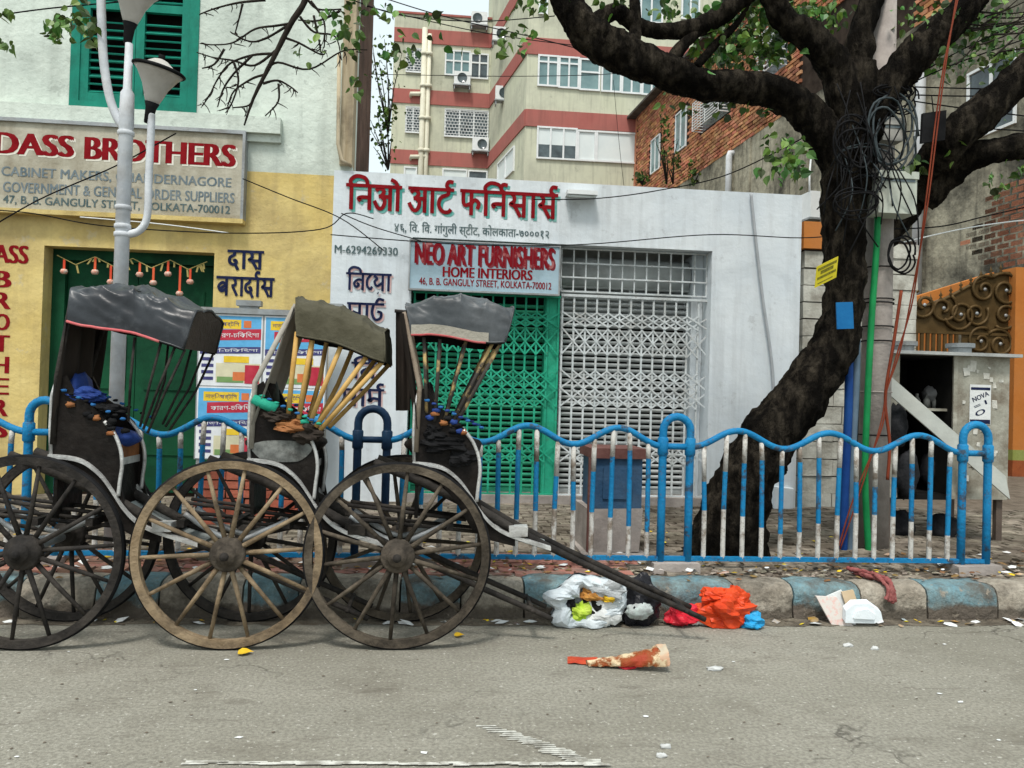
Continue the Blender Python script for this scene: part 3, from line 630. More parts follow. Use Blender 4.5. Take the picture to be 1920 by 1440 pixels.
# ================================================================== BRICK AND CEMENT HOUSE along the side lane
BA = R(5); BP0 = W(1920, 400, 15.0); BD = Vector((-math.sin(BA), math.cos(BA), 0)); BN = Vector((math.cos(BA), math.sin(BA), 0))   # BN points into the house
def bw(x, y): p = onp(x, y, BP0, BN); return (p-BP0).dot(BD), p.z
def BPt(t, z, o=0.): q = BP0+BD*t-BN*o; return Vector((q.x, q.y, z))
def bbox(mb, t0, t1, z0, z1, o0, o1):    # o: distance proud of the wall face
    P = BPt(t0, z0, o0); return mb.obox(P, BD*(t1-t0), -BN*(o1-o0), (0, 0, z1-z0))
ZB, ZT = 11.08, 15.72; TF = 24.8
bh = thing('brick_house', 'tall old house of bare orange brick over stained grey cement', 'building', BPt(10, 0))
wins = []                                 # openings on the wall: t0, t1, z0, z1
def pxwin(xa, xb, ya, yb, xm):
    a = bw(xa, (ya+yb)/2)[0]; b = bw(xb, (ya+yb)/2)[0]; return min(a,b), max(a,b), bw(xm, yb)[1], bw(xm, ya)[1]
wA = pxwin(1221, 1237, 258, 322, 1229); wB = pxwin(1267, 1287, 208, 281, 1277)
wC = pxwin(1815, 1907, 116, 250, 1860); wD = pxwin(1318, 1368, 175, 228, 1343); wE = pxwin(1438, 1476, 42, 135, 1457)
mb = MB(); bbox(mb, -5, TF, 0, ZB, -.5, 0); mb.build('cement_wall', cement, bh)
mb = MB(); bbox(mb, -5, TF-.05, ZB, ZT+.5, -.5, -.03); mb.build('brick_backing', mortar, bh)
mb = MB(); bbox(mb, -5, TF+.4, ZT+.5, ZT+.62, -3, .45); mb.build('roof_edge', M('roof_edge', (.05,.045,.04), (.1,.09,.08), bump=.3), bh)
# far end wall
MB().obox(BPt(TF, 0, -.02), BN*6, BD*.3, (0,0,ZT+.5)).build('end_wall', brick, bh)
BL, BH_ = .36, .14
bmes = []
for k in range(6):
    q = MB(); j = lambda s=.006: random.uniform(-s, s)
    q.obox((0,0,0), (BL-.045+j(.016), 0, 0), (0, -.065+j(.02), 0), (0, 0, BH_-.036+j(.01)))
    bmes.append(q)
# x along the wall, -y out of the wall
BM = Matrix((BD, BN, Vector((0,0,1)))).transposed()
bmesh_ = [q.mesh('brick', brick) for q in bmes]
joined = MB(); placed = 0; cand = []
def blocked(t, z, ws_): return any(a-.1 < t+BL*.7 and t < b+.02 and c-.06 < z and z < d+.02 for a, b, c, d in ws_)
r = 0; z = ZB
while z < ZT+.45:
    t = -2.6+(r % 2)*BL/2
    while t < TF-BL:
        if not blocked(t, z, (wA, wB, wD, wE)): cand.append((t+random.uniform(-.008,.008), z+random.uniform(-.005,.005)))
        t += BL
    z += BH_; r += 1
# patch where the cement has fallen off
pc = bw(1890, 430); r = 0; patch = []
z = pc[1]-.8
while z < pc[1]+1.0:
    t = -1.6+(r % 2)*BL/2
    while t < 2.2:
        if noise.noise((t*.9+3, z*1.1, 5))*.55+.55-abs(z-pc[1])*.62-max(0, t-.75)*1.0 > -0.05: patch.append((t, z))
        t += BL
    z += BH_; r += 1
def vis(t, z):
    return 3.3 < t < 9.4 and z < 13.3
cand.sort(key=lambda c: c[0])
def put_brick(t, z, o):
    global placed
    k = random.randrange(6); P = BPt(t, z, o)
    ob = inst('brick', bmesh_[k], bh, P); ob.rotation_euler = BM.to_euler(); placed += 1
for t, z in patch:
    if placed < 110 and t > -.4: put_brick(t, z, 0.0)
    else:
        k = random.randrange(6); P = BPt(t, z, 0.0); joined.add([P+BM @ v for v in bmes[k].v], bmes[k].f)
for t, z in cand:
    if vis(t, z) and placed < 295: put_brick(t, z, -.035)
    else:
        k = random.randrange(6); P = BPt(t, z, -.035); joined.add([P+BM @ v for v in bmes[k].v], bmes[k].f)
o = joined.build('brickwork', brick, bh); o['kind'] = 'stuff'
MB().obox(BPt(-1.7, pc[1]-1.0, -.02), BD*3.4, -BN*.024, (0,0,2.2)).build('patch_backing', mortar, bh) if False else None
def bwin(ws_, nv, nm, gl, hd=None):
    a, b, c, d = ws_; fr = MB(); f = .06
    bbox(fr, a, b, c, c+f, -.02, .05); bbox(fr, a, b, d-f, d, -.02, .05)
    for k in range(nv+1):
        t = a+(b-a-f)*k/nv; bbox(fr, t, t+f, c+f, d-f, -.02, .045)
    w_ = fr.build('window', aluwhite, bh)
    for k in range(nv):
        q = MB(); bbox(q, a+f+(b-a-f)*k/nv, a+(b-a-f)*(k+1)/nv, c+f, d-f, -.015, .004); q.build('pane', gl, w_)
    return w_
bwin(wA, 2, 'a', glass); bwin(wB, 2, 'b', glass); bwin(wC, 2, 'c', darkglass)
for ws_ in (wD, wE):
    a, b, c, d = ws_; q = MB(); bbox(q, a, b, c, d, -.02, .0); w_ = q.build('window', darkglass, bh)
    n = 11
    for k in range(n):
        z = c+(d-c)*k/(n-1); q = MB(); bbox(q, a, b, z-.015, z+.015, .42, .45); bbox(q, a, a+.03, z-.015, z+.015, .0, .42); bbox(q, b-.03, b, z-.015, z+.015, 0, .42); q.build('cage_bar', aluwhite, w_)
    q = MB()
    for t in (a, (a+b)/2, b-.03): bbox(q, t, t+.03, c, d, .452, .47)
    q.build('cage_upright', aluwhite, w_)
# pipes down the wall
pvc = M('white_pipe', (.58,.60,.62), (.66,.68,.70), sc_=3, rough=.5, bump=.1, dirt=(.3,.29,.27), da=.4, dsc=2)
for xx, ya, yb, rr in ((1375, 288, 420, .12), (1739, 98, 560, .12)):
    t, zt_ = bw(xx, ya); zb_ = bw(xx, yb)[1]
    MB().tube([BPt(t, zt_, .0), BPt(t, zt_, .14), BPt(t, zt_-.12, .17), BPt(t, zb_, .17)], rr, 12).build('downpipe', pvc, bh)
# projecting mouldings and stains on the cement
q = MB(); t0, z0_ = bw(1460, 230); bbox(q, 3, 14, 6.9, 7.1, 0, .1); q.build('moulding', cement, bh)
for tt in (4.2, 8.2, 12.0): 
    q = MB(); bbox(q, tt, tt+.5, 2, ZB-.05, 0, .07); q.build('pilaster', cement, bh)
q = MB(); t_, z_ = bw(1668, 100); bbox(q, t_-.1, t_+.7, ZB, ZT+.4, -.03, .10); q.build('plastered_pilaster', M('pale_plaster', (.40,.33,.30), (.47,.40,.36), sc_=2, bump=.3, dirt=(.2,.15,.13), da=.4), bh)
# white condenser box on a bracket low on the wall, beside the shop roof
t_, z_ = bw(1533, 385)
ac = thing('air_conditioner', 'white condenser box on the stained cement wall above the grey pier', 'air conditioner', BPt(t_, z_-.5, .3))
q = MB(); bbox(q, t_-.3, t_+.3, z_-.45, z_+.35, .1, .4); q.build('casing', aluwhite, ac)
q = MB(); bbox(q, t_-.33, t_+.33, z_-.51, z_-.45, .0, .45); q.build('bracket', steel, ac)
MB().tube([BPt(t_-.2, z_+.35, .4), BPt(t_-.1, z_+.9, .35), BPt(t_+.1, z_+1.4, .2), BPt(t_+.1, z_+2.2, .05)], .03, 6).build('hose', aluwhite, ac)

# ================================================================== CREAM APARTMENT BLOCK far behind
YR, YL = 40.0, 48.0
cb = thing('apartment_block', 'cream apartment block with red floor bands rising behind the shops', 'building', (4, YL, 0))
A0 = Vector((W(735,200,YL).x, YL, 0)); A1 = Vector((W(918,200,YL).x, YL, 0)); B0 = Vector((W(986,200,YR).x, YR, 0)); B1 = Vector((W(1360,200,YR).x, YR, 0))
ZL = W(735, 24, YL).z
def face(P, Q, z0, z1, o0, o1, mt, nm, parent=cb):
    d = (Q-P); n = Vector((d.y, -d.x, 0)).normalized()
    return MB().obox(P+n*o0+Vector((0,0,z0)), d, n*(o1-o0), (0,0,z1-z0)).build(nm, mt, parent)
MB().prism([A0, A1, A1+Vector((0,5,0)), A0+Vector((0,5,0))], (0,0,ZL)).build('wing_wall', flatcr, cb)
MB().prism([A1, B0, B1, B1+Vector((0,13,0)), A1+Vector((0.0,5,0))], (0,0,29)).build('main_wall', flatcr, cb)
FH = 3.78; bandz = [15.55+FH*k for k in (-1,0,1,2)]
for z in bandz:
    if z+.9 < ZL: face(A0, A1+Vector((-.01,0,0)), z, z+.88, -.02, .07, flatred, 'floor_band')
    face(A1, B0, z, z+.88, -.02, .07, flatred, 'floor_band'); face(B0, B1, z, z+.88, -.02, .07, flatred, 'floor_band')
face(A0, A1, ZL, ZL+.12, -.3, .1, flatred, 'parapet_coping')
# thin joints in the render
for P, Q in ((A0, A1), (B0, B1)):
    for z in [15.55+FH*k+.95+.0 for k in ()]: pass
def frameface(P, Q):
    d = (Q-P).normalized(); n = Vector((d.y, -d.x, 0)); return d, n
def cwin(P, Q, xa, xb, ya, yb, xm, Yp, cols, transom=None, gl=None, blinds=()):
    """aluminium window on a facade; bounds as photograph columns and rows on that facade"""
    d, n = frameface(P, Q); pa = onp(xa, (ya+yb)/2, P, n); pb = onp(xb, (ya+yb)/2, P, n); z1 = onp(xm, ya, P, n).z; z0 = onp(xm, yb, P, n).z
    a = (pa-P).dot(d); b = (pb-P).dot(d); f = .09
    bx = lambda mb, u0, u1, v0, v1, o0, o1: mb.obox(P+d*u0+n*o0+Vector((0,0,v0)), d*(u1-u0), n*(o1-o0), (0,0,v1-v0))
    fr = MB(); bx(fr, a, b, z0, z0+f, 0, .10); bx(fr, a, b, z1-f, z1, 0, .10)
    for k in range(cols+1):
        u = a+(b-a-f)*k/cols; bx(fr, u, u+f, z0+f, z1-f, 0, .095)
    if transom: bx(fr, a+.01, b-.01, z0+(z1-z0)*transom, z0+(z1-z0)*transom+f, 0, .088)
    w_ = fr.build('window', aluwhite, cb)
    for k in range(cols):
        u0, u1 = a+f+(b-a-f)*k/cols, a+(b-a-f)*(k+1)/cols
        q = MB(); bx(q, u0, u1, z0+f, z1-f, .0, .03)
        q.build('pane', blind if k in blinds else (gl or glass), w_)
        if k in blinds and gl: 
            q = MB(); bx(q, u0, u1, z0+f, z0+(z1-z0)*.45, .031, .04); q.build('pane', gl, w_)
    return w_, bx, (a, b, z0, z1)
# right wing
for xa, xb, ya, yb, cols, tr in ((1008,1047,104,163,2,.75),(1047,1086,107,167,2,.75),(1086,1125,111,171,1,.55),(1127,1165,115,174,2,.78),(1165,1203,118,177,2,.78),(1203,1240,121,180,2,.78)):
    cwin(B0, B1, xa, xb, ya, yb, (xa+xb)/2, YR, cols, tr)
cwin(B0, B1, 1006, 1082, 239, 300, 1044, YR, 3, .0, darkglass, blinds=(0,1,2))
for xa, xb, ya, yb in ((1082,1117,245,303),(1117,1195,248,306)): cwin(B0, B1, xa, xb, ya, yb, (xa+xb)/2, YR, 1, None, blind)
for xa, xb, ya, yb, cols in ((1010,1028,-40,28,1),(1180,1243,-30,44,3),(1277,1312,-22,38,2)): cwin(B0, B1, xa, xb, ya, yb, (xa+xb)/2, YR, cols, .8)
# slanting flank
for xa, xb, ya, yb in ((935,965,290,330),): cwin(A1, B0, xa, xb, 285, 330, 955, 44, 2, None, blind)
# left wing
cwin(A0, A1, 834, 882, 95, 143, 858, YL, 3, .55); cwin(A0, A1, 882, 916, 101, 149, 899, YL, 2, .6, darkglass)
for xa, xb, ya, yb in ((757,782,313,340),(829,876,317,345),(877,914,320,345)): cwin(A0, A1, xa, xb, ya, yb, (xa+xb)/2, YL, 1, None, blind if xa < 870 else darkglass)
# barred windows
def barred(P, Q, xa, xb, ya, yb, nx, nz):
    w_, bx, (a, b, z0, z1) = cwin(P, Q, xa, xb, ya, yb, (xa+xb)/2, YL, 3 if xb-xa > 40 else 2, None, darkglass)
    q = MB(); dz = (z1-z0)/nz
    for i in range(nz+1): bx(q, a, b, z0+dz*i-.014, z0+dz*i+.014, .11, .13)
    for i in range(nz):
        for k in range(nx+1):
            u = a+(b-a)*(k+(.5 if i % 2 else 0))/nx
            if u < b: bx(q, u, u+.026, z0+dz*i+.02, z0+dz*(i+1)-.02, .112, .128)
    q.build('window_bars', aluwhite, w_)
barred(A0, A1, 761, 792, 92, 137, 5, 9); barred(A0, A1, 760, 789, 201, 250, 5, 10); barred(A0, A1, 833, 916, 207, 259, 14, 9)
# soil pipes on the left wing
n_ = Vector((0,-1,0)); pipec = M('cream_pipe', (.60,.58,.46), (.68,.66,.54), sc_=2, rough=.6, bump=.1, dirt=(.36,.32,.22), da=.5, dsc=1)
for xx, ya in ((797, 53), (806, 64)):
    p = W(xx, ya, YL-.2); MB().tube([(p.x, p.y, 8), (p.x, p.y, p.z)], .17 if xx < 800 else .13, 10).build('soil_pipe', pipec, cb)
    for z in range(10, int(p.z), 2): MB().lathe([(.17,0),(.22,0),(.22,.2),(.17,.2)], (p.x, p.y, z+.3), n=10).build('pipe_collar', pipec, cb)
for y in (176, 294):
    a = W(770, y, YL-.25); b = W(797, y, YL-.2); MB().tube([a+Vector((0,.3,-.1)), a, b], .13, 8).build('branch_pipe', pipec, cb)
MB().box(W(722, 196, YL+1), W(735, 180, YL+2)+Vector((0,.6,0))).build('side_box', aluwhite, cb) if False else None
def condenser(x, y, Yc, label, side=0):
    p = W(x, y, Yc); t = thing('air_conditioner', label, 'air conditioner', p)
    MB().box((p.x-.5, p.y-.45, p.z), (p.x+.5, p.y, p.z+.8)).build('casing', aluwhite, t)
    MB().lathe([(0,0),(.28,0),(.30,.02),(.30,.0)], (p.x+side, p.y-.456, p.z+.4), (0,-1,0), 20).build('fan', darkglass, t)
    MB().box((p.x-.55, p.y-.5, p.z-.07), (p.x+.55, p.y+.02, p.z-.001)).box((p.x-.5, p.y-.45, p.z-.3), (p.x-.44, p.y+.02, p.z-.07)).box((p.x+.44, p.y-.45, p.z-.3), (p.x+.5, p.y+.02, p.z-.07)).build('bracket', steel, t)
condenser(898, 52, YL-.05, 'white condenser unit at the parapet of the cream apartment block', -.12)
condenser(866, 163, YL-.05, 'white condenser unit in a dark cage under the cream wing\'s window')
condenser(900, 286, YL-.05, 'white condenser unit with big round fan above the lowest red band', .1)
condenser(944, 192, 45.0, 'rusty caged condenser unit on the flank of the cream apartment block')
condenser(939, 82, 45.0, 'caged condenser unit high on the flank of the cream block')

# ================================================================== ORANGE COMPOUND WALL AND SCROLLED GATE
YG = 14.0
og = thing('compound_wall', 'orange painted compound wall with green and red skirting beside brown gate', 'wall', (W(1900,870,YG).x, YG, PZ))
gx0, gx1 = W(1716, 600, YG).x, W(1893, 600, YG).x
gzt = W(1893, 512, YG).z
ox = gx1+.02
MB().box((ox, YG-.12, PZ+.48), (ox+5, YG+.3, gzt+.1)).build('wall_face', orange, og)
MB().box((ox-.002, YG-.125, PZ+.28), (ox+5, YG+.3, PZ+.48)).build('green_band', M('olive_band', (.22,.25,.06), (.28,.31,.1), bump=.3), og)
MB().box((ox-.004, YG-.13, PZ-.1), (ox+5, YG+.3, PZ+.28)).build('red_skirting', M('red_skirting', (.28,.075,.025), (.35,.11,.04), sc_=3, bump=.3, dirt=(.15,.05,.03), da=.6), og)
q = MB(); q.prism([(gx0-2.0, YG+.5, gzt-.62), (gx0+.2, YG+.5, gzt-.5), (ox+.02, YG+.5, gzt+.1), (ox+.02, YG+.5, gzt-.05), (gx0+.2, YG+.5, gzt-.72), (gx0-2.0, YG+.5, gzt-.85)], (0,.25,0)); q.build('coping', orange, og)
MB().box((gx0-2.2, YG+1.6, PZ-.1), (ox+.02, YG+1.8, gzt-.78)).build('rear_wall', orange, og)
brown = M('brown_iron', (.07,.042,.015), (.105,.066,.026), sc_=4, rough=.5, bump=.15, metal=.2, dirt=(.05,.035,.015), da=.4, dsc=3)
sg = thing('scrolled_gate', 'brown iron gate with scrollwork and a curved top', 'gate', ((gx0+gx1)/2, YG, PZ))
def gtop(t): return gzt-.72+.72*(t*t*(3-2*t))
N = 16
pl = [(gx0+(gx1-gx0)*i/N, YG+.03, gtop(i/N)) for i in range(N+1)]
zr = W(1790, 622, YG).z
MB().prism(pl+[(gx1, YG+.03, zr), (gx0, YG+.03, zr)], (0,.015,0)).build('sheet', brown, sg)
MB().tube(pl, .035, 8).build('top_rail', brown, sg)
MB().box((gx0, YG-.02, zr-.05), (gx1, YG+.05, zr)).build('middle_rail', brown, sg)
MB().box((gx0, YG-.02, PZ+.1), (gx1, YG+.05, PZ+.2)).build('bottom_rail', brown, sg)
for i in range(17):
    x = gx0+.03+(gx1-gx0-.06)*i/16
    if i < 8: MB().box((x-.03, YG-.01, PZ+.2), (x+.03, YG+.03, zr-.05)).build('upright', brown, sg)
MB().box((gx0+(gx1-gx0)*.5, YG+.01, PZ+.2), (gx1, YG+.03, zr-.05)).build('lower_sheet', brown, sg)
for i in range(9):
    t = (i+.5)/9.5; x = gx0+(gx1-gx0)*t; z = gtop(t)
    MB().lathe([(.02,0),(.03,.03),(.012,.06),(.035,.09),(.012,.13),(0,.2)], (x, YG, z+.02), n=8).build('spike', brown, sg)
def scroll(cx, cz, r, turn, flip, a0=0.):
    pts = []
    for k in range(28):
        th = a0+turn*2*math.pi*k/27*flip; rr = r*(1-.78*k/27); pts.append((cx+rr*math.cos(th), YG-.005, cz+rr*math.sin(th)))
    s_ = MB().tube(pts, .032, 6).build('scroll', brown, sg)
    MB().lathe([(0,-.02),(.03,-.014),(.036,0),(.03,.014),(0,.02)], (cx, YG-.03, cz), (0,-1,0), 10).build('boss', steel, s_)
for px_, py_, r_, tn, fl, a0 in ((1732,572,.30,1.4,1,2),(1768,578,.30,1.4,-1,1),(1800,590,.32,1.5,1,3.4),(1830,588,.26,1.4,-1,.5),(1845,543,.28,1.4,1,1),(1885,545,.36,1.5,-1,2.4),(1884,592,.28,1.4,1,4),(1838,640,.28,1.3,1,1),(1874,645,.3,1.4,-1,2.5)):
    p = W(px_, py_, YG); scroll(p.x, p.z, r_, tn, fl, a0)
pier('block_pier', 'pale block gate pier between utility pole and brown scrolled gate', 1648, 1716, 452, 1690, 10.6, .6)

# ================================================================== FENCE
FY = 5.70; FX = [W(85,770,5.70).x, W(700,770,5.70).x, W(1270,780,5.70).x, W(1830,795,5.70).x]; FXL = -5.2; LZ = 1.37; RZ = 1.165; BZ = .305
def railing(i, label, rail_m, post_m, plain=False):
    xa = FX[i-1]+.115 if i > 0 else FXL; xp = FX[i]
    t = thing('street_railing', label, 'railing', (xp, FY, PZ), 'railing sections along the kerb')
    # looped post
    hw = .105; r_ = .03
    pts = [(xp-hw, FY, PZ-.02), (xp-hw, FY, .7), (xp-hw, FY, LZ-hw)]+[(xp-hw*math.cos(math.pi*k/10), FY, LZ-hw+hw*math.sin(math.pi*k/10)) for k in range(1, 10)]+[(xp+hw, FY, LZ-hw), (xp+hw, FY, .7), (xp+hw, FY, PZ-.02)]
    MB().tube(pts, r_, 12).build('loop_post', post_m, t)
    MB().tube([(xp-hw+.02, FY, RZ-.02), (xp+hw-.02, FY, RZ-.02)], .024, 10).build('loop_tie', post_m, t)
    for s in (-1, 1): MB().lathe([(.031,-.07),(.04,-.06),(.04,.06),(.031,.07)], (xp+s*hw, FY, RZ-.02), n=12).build('collar', post_m, t)
    f_ = MB().box((xp-.18, FY-.1, PZ-.06), (xp+.17, FY+.12, PZ+.045), .008).build('footing', concrete, t)
    x0, x1 = xa, xp-hw
    def rz(x):
        u = (x-x0)/(x1-x0)
        if plain and u > .667: return RZ-.02
        return RZ-.02+.065*(1-math.cos(u*6*math.pi)) if 0 <= u <= 1 else RZ
    n = 72; rp = [(x0+(x1-x0)*k/n, FY, rz(x0+(x1-x0)*k/n)) for k in range(n+1)]
    if plain: MB().tube(rp[:46], .024, 10).build('wavy_rail', rail_m, t); MB().tube(rp[45:], .024, 10).build('straight_rail', post_m, t)
    else: MB().tube(rp, .024, 10).build('wavy_rail', rail_m, t)
    MB().box((xa-.01, FY-.018, BZ-.016), (xp+.1, FY+.018, BZ+.016)).build('bottom_rail', rail_m, t)
    nb = 14
    for k in range(nb):
        x = x0+(x1-x0)*(k+.75)/(nb+.5); zt = rz(x)-.02; zb = BZ+.014; h = zt-zb
        s = .5+.5*math.cos((k/(nb-1))*2*math.pi*1.5)
        za = zb+h*(.22+.20*s); zc = zb+h*(.68+.22*(1-s)*random.uniform(.8,1.1)); zc = min(zc, zt-.06)
        rr = .019; lx = random.uniform(-.016,.016)
        b_ = MB().tube([(x, FY, za), (x+lx*.5, FY, zc)], rr, 8, cap=False).build('baluster', rail_m if not plain else post_m, t)
        MB().tube([(x, FY, zb-.01), (x, FY, za)], rr, 8, cap=False).build('white_foot', whitef, b_)
        MB().tube([(x+lx*.5, FY, zc), (x+lx, FY, zt+.01)], rr, 8).build('white_top', whitef, b_)
railing(0, 'blue wavy railing section ending at a loop post behind the first rickshaw', bluef, bluef)
railing(1, 'railing section with a dark navy loop post between two rickshaws', bluef, navyf)
railing(2, 'blue and white wavy railing in front of the shop gates and blue crate', bluef, bluef)
railing(3, 'blue and white wavy railing in front of the leaning tree and kiosk', bluef, bluef)

# ================================================================== TREE
TY = 6.3
tree = thing('street_tree', 'big dark leaning street tree with a spreading crown behind the railing', 'tree', (G(1375,1045,PZ).x, TY, PZ))
def limb(pts, name, parent, n=18, nzz=.2, sub=14, taper=None):
    q = spline([(*W(x, y, Y), r*Y/F*.86) for x, y, r, Y in pts], sub)
    return MB().tube([p[:3] for p in q], [max(p[3], .004) for p in q], n*2, nz=nzz, nsc=7.0).build(name, bark, parent)
limb([(1352,1075,108,6.3),(1364,1030,86,6.3),(1385,930,68,6.32),(1438,825,60,6.36),(1508,735,56,6.42),(1562,650,50,6.48),(1582,560,43,6.5),(1582,450,43,6.5),(1585,350,50,6.5),(1596,270,56,6.5),(1606,200,48,6.5),(1615,120,34,6.5)], 'trunk', tree, n=28, nzz=.17)
for k, (xx, yy, zx) in enumerate(((1300,1052,60),(1420,1056,50),(1350,1062,40))):     # root flare
    limb([(1370,960,40,6.25),(xx+(1370-xx)*.4,1015,34,6.2),(xx,yy,22,6.12)], 'root', tree, n=12)
L1 = [(1588,320,46,6.5),(1535,238,40,6.48),(1475,182,36,6.45),(1400,164,34,6.42),(1320,160,34,6.4),(1250,134,37,6.36),(1172,104,40,6.34),(1110,68,40,6.32),(1066,8,32,6.3),(1035,-70,29,6.3),(940,-190,26,6.35),(780,-260,20,6.4),(640,-200,13,6.45)]
limb(L1, 'bough', tree)
limb([(1596,260,42,6.5),(1572,140,36,6.46),(1530,80,32,6.42),(1480,45,27,6.4),(1450,0,25,6.38),(1430,-80,22,6.36)], 'bough', tree)
limb([(1606,180,36,6.5),(1616,60,27,6.52),(1650,-40,24,6.55)], 'bough', tree)
limb([(1612,255,48,6.5),(1668,160,40,6.45),(1730,90,38,6.4),(1790,35,34,6.35),(1860,-50,30,6.3)], 'bough', tree)
limb([(1600,500,34,6.85),(1660,430,40,6.9),(1722,345,42,6.72),(1785,262,42,6.34),(1850,202,38,6.28),(1960,105,36,6.2)], 'bough', tree)
limb([(1728,378,32,6.7),(1790,315,32,6.5),(1850,287,30,6.34),(1960,268,28,6.3)], 'bough', tree)
limb([(1100,60,20,6.32),(1150,22,18,6.36),(1190,45,17,6.38),(1240,58,18,6.4),(1300,52,20,6.42),(1350,28,22,6.44),(1410,-20,22,6.46)], 'branch', tree, n=12)
limb([(1185,100,16,6.34),(1192,40,13,6.36),(1186,-30,10,6.38)], 'branch', tree, n=10)
limb([(1255,118,15,6.36),(1290,75,13,6.4),(1330,40,11,6.44)], 'branch', tree, n=10)
limb([(1305,125,10,6.4),(1340,85,9,6.46),(1385,40,7,6.5),(1410,-10,6,6.5)], 'branch', tree, n=8)
limb([(1090,40,14,6.3),(1075,-20,14,6.3),(1010,-90,11,6.4)], 'branch', tree, n=10)
def twigs(pts, name='twig', n=6):
    q = spline([(*W(x, y, Y), r*Y/F) for x, y, r, Y in pts], 5); return MB().tube([p[:3] for p in q], [p[3] for p in q], n, nz=.12, nsc=20).build(name, twigm, tree)
# hanging dead twigs at the far end of the long bough
TW = 6.5
twigs([(640,-200,9,TW),(600,-90,7,TW),(572,0,6,TW),(545,45,5.5,TW),(520,95,5,TW),(497,140,4,TW),(475,185,3,TW),(458,235,1.6,TW)])
for a in ([(548,42),(520,48),(480,52),(440,82),(400,84),(375,80)], [(515,98),(470,104),(430,118),(405,150),(392,180),(376,196)], [(520,95),(480,122),(440,116),(400,110),(372,96)],
          [(500,130),(520,118),(580,128),(640,98),(690,96)], [(490,155),(520,152),(545,165),(560,172)], [(530,70),(560,78),(600,100),(612,92)],
          [(440,118),(445,150),(436,190),(420,214)], [(470,104),(440,140),(420,170),(410,200)], [(575,0),(600,18),(640,16)], [(590,30),(600,70),(604,100)],
          [(500,0),(450,6),(400,14),(372,28)], [(480,180),(468,200),(440,200)], [(520,155),(520,190),(500,215)], [(455,8),(450,30),(440,62)], [(560,30),(590,60),(628,70),(640,110)], [(500,140),(470,150),(440,170),(425,200)], [(540,50),(500,70),(470,78),(430,60)], [(640,20),(600,40),(560,36)], [(585,0),(610,40),(606,90)], [(420,90),(400,120),(380,130)]):
    twigs([(x+random.uniform(-3,3), y+random.uniform(-3,3), 2.5*(1-.75*i/len(a)), TW+.02*i) for i, (x, y) in enumerate(a)])
    for (x, y), (x2, y2) in zip(a[1:], a[2:]):          # short spurs
        for k in range(3):
            u = random.random(); bx, by = x+(x2-x)*u, y+(y2-y)*u; an = random.uniform(0.2, 2.9); l = random.uniform(8, 26)
            twigs([(bx, by, 1.3, TW+.03), (bx+l*.5*math.cos(an)+2, by+l*.5*math.sin(an), 1.0, TW+.03), (bx+l*math.cos(an), by+l*math.sin(an), .5, TW+.03)], n=4)
for i in range(16):
    x, y = random.uniform(1730,1905), random.uniform(20,130); a = random.uniform(-.9,.3); l = random.uniform(60,150)
    twigs([(x, y, 2.2, 6.35), (x+l*.5*math.cos(a), y+l*.5*math.sin(a)+5, 1.6, 6.35), (x+l*math.cos(a), y+l*math.sin(a), .8, 6.3)], n=5)
# leaves
def leaf_mesh(s):
    pts = [(0,-.02,0),(.28,.02,.05),(.46,.3,.10),(.36,.62,.06),(.10,.92,-.02),(0,1.15,-.12),(-.10,.92,-.02),(-.36,.62,.06),(-.46,.3,.10),(-.28,.02,.05)]
    c = (0,.4,-.03); q = MB(); vs = [Vector(p)*s for p in pts]+[Vector(c)*s]
    q.add(vs, [(i, (i+1) % 10, 10) for i in range(10)]); return q
lq = [leaf_mesh(s) for s in (.042, .055, .068, .085)]
lme = [q.mesh('leaf', leafm) for q in lq]
clusters = [ # column, row, spread x, spread y, depth, number
 (1475,295,45,38,6.1,60),(1375,75,75,55,6.7,190),(1440,40,80,45,6.75,170),(1520,25,60,30,6.75,80),(1430,95,50,30,6.75,70),(1345,150,60,20,6.75,22),(1320,200,70,16,6.7,12),(1430,205,50,16,6.6,10),
 (1835,60,110,70,6.6,130),(1895,100,50,80,6.6,45),(1780,30,80,35,6.5,45),(1775,120,60,40,6.7,24),(1700,70,20,50,6.7,8),(1870,340,30,20,6.2,10),(1905,320,18,30,6.2,10),(1712,310,18,30,6.3,10),(1785,265,20,40,6.5,8),
 (140,35,42,38,6.2,34),(105,60,20,30,6.2,14),(12,30,14,14,6.2,6),(10,85,16,10,6.2,6),(178,65,14,20,6.2,6),
 (980,70,30,45,6.4,12),(990,10,30,15,6.4,10),(945,85,20,20,6.4,6),(815,25,18,15,6.4,5),(700,20,60,28,6.4,18),(660,60,26,60,6.4,14),(740,95,40,30,6.5,12),(635,40,14,30,6.4,6),(670,150,20,20,6.4,5),
 (600,55,30,40,6.4,8),(560,95,8,10,6.4,2),(1060,0,60,25,6.5,18),(1160,15,40,20,6.5,16),(1250,15,60,20,6.6,20),(840,70,60,20,6.4,5),(1395,20,60,25,6.9,40),(1625,15,60,25,6.9,16),(1340,100,30,30,6.9,30)]
lj = MB(); lc = 0
for cx, cy, sx, sy, Yc, n in clusters:
    n = int(n*1.6)
    for i in range(n):
        x = random.gauss(cx, sx*.55); y = random.gauss(cy, sy*.55); Yl = Yc+random.gauss(0, .18)
        k = random.randrange(4); p = W(x, y, Yl)
        rot = (R(random.gauss(-60, 40)), R(random.gauss(0, 40)), random.uniform(0, 6.28))
        if lc < 290 and (i % 7 == 0 or n < 13): inst('leaf', lme[k], tree, p, rot); lc += 1
        else:
            from mathutils import Euler
            e = Euler(rot).to_matrix(); lj.add([p+e @ v for v in lq[k].v], lq[k].f)
o = lj.build('crown', leafm, tree); o['kind'] = 'stuff'

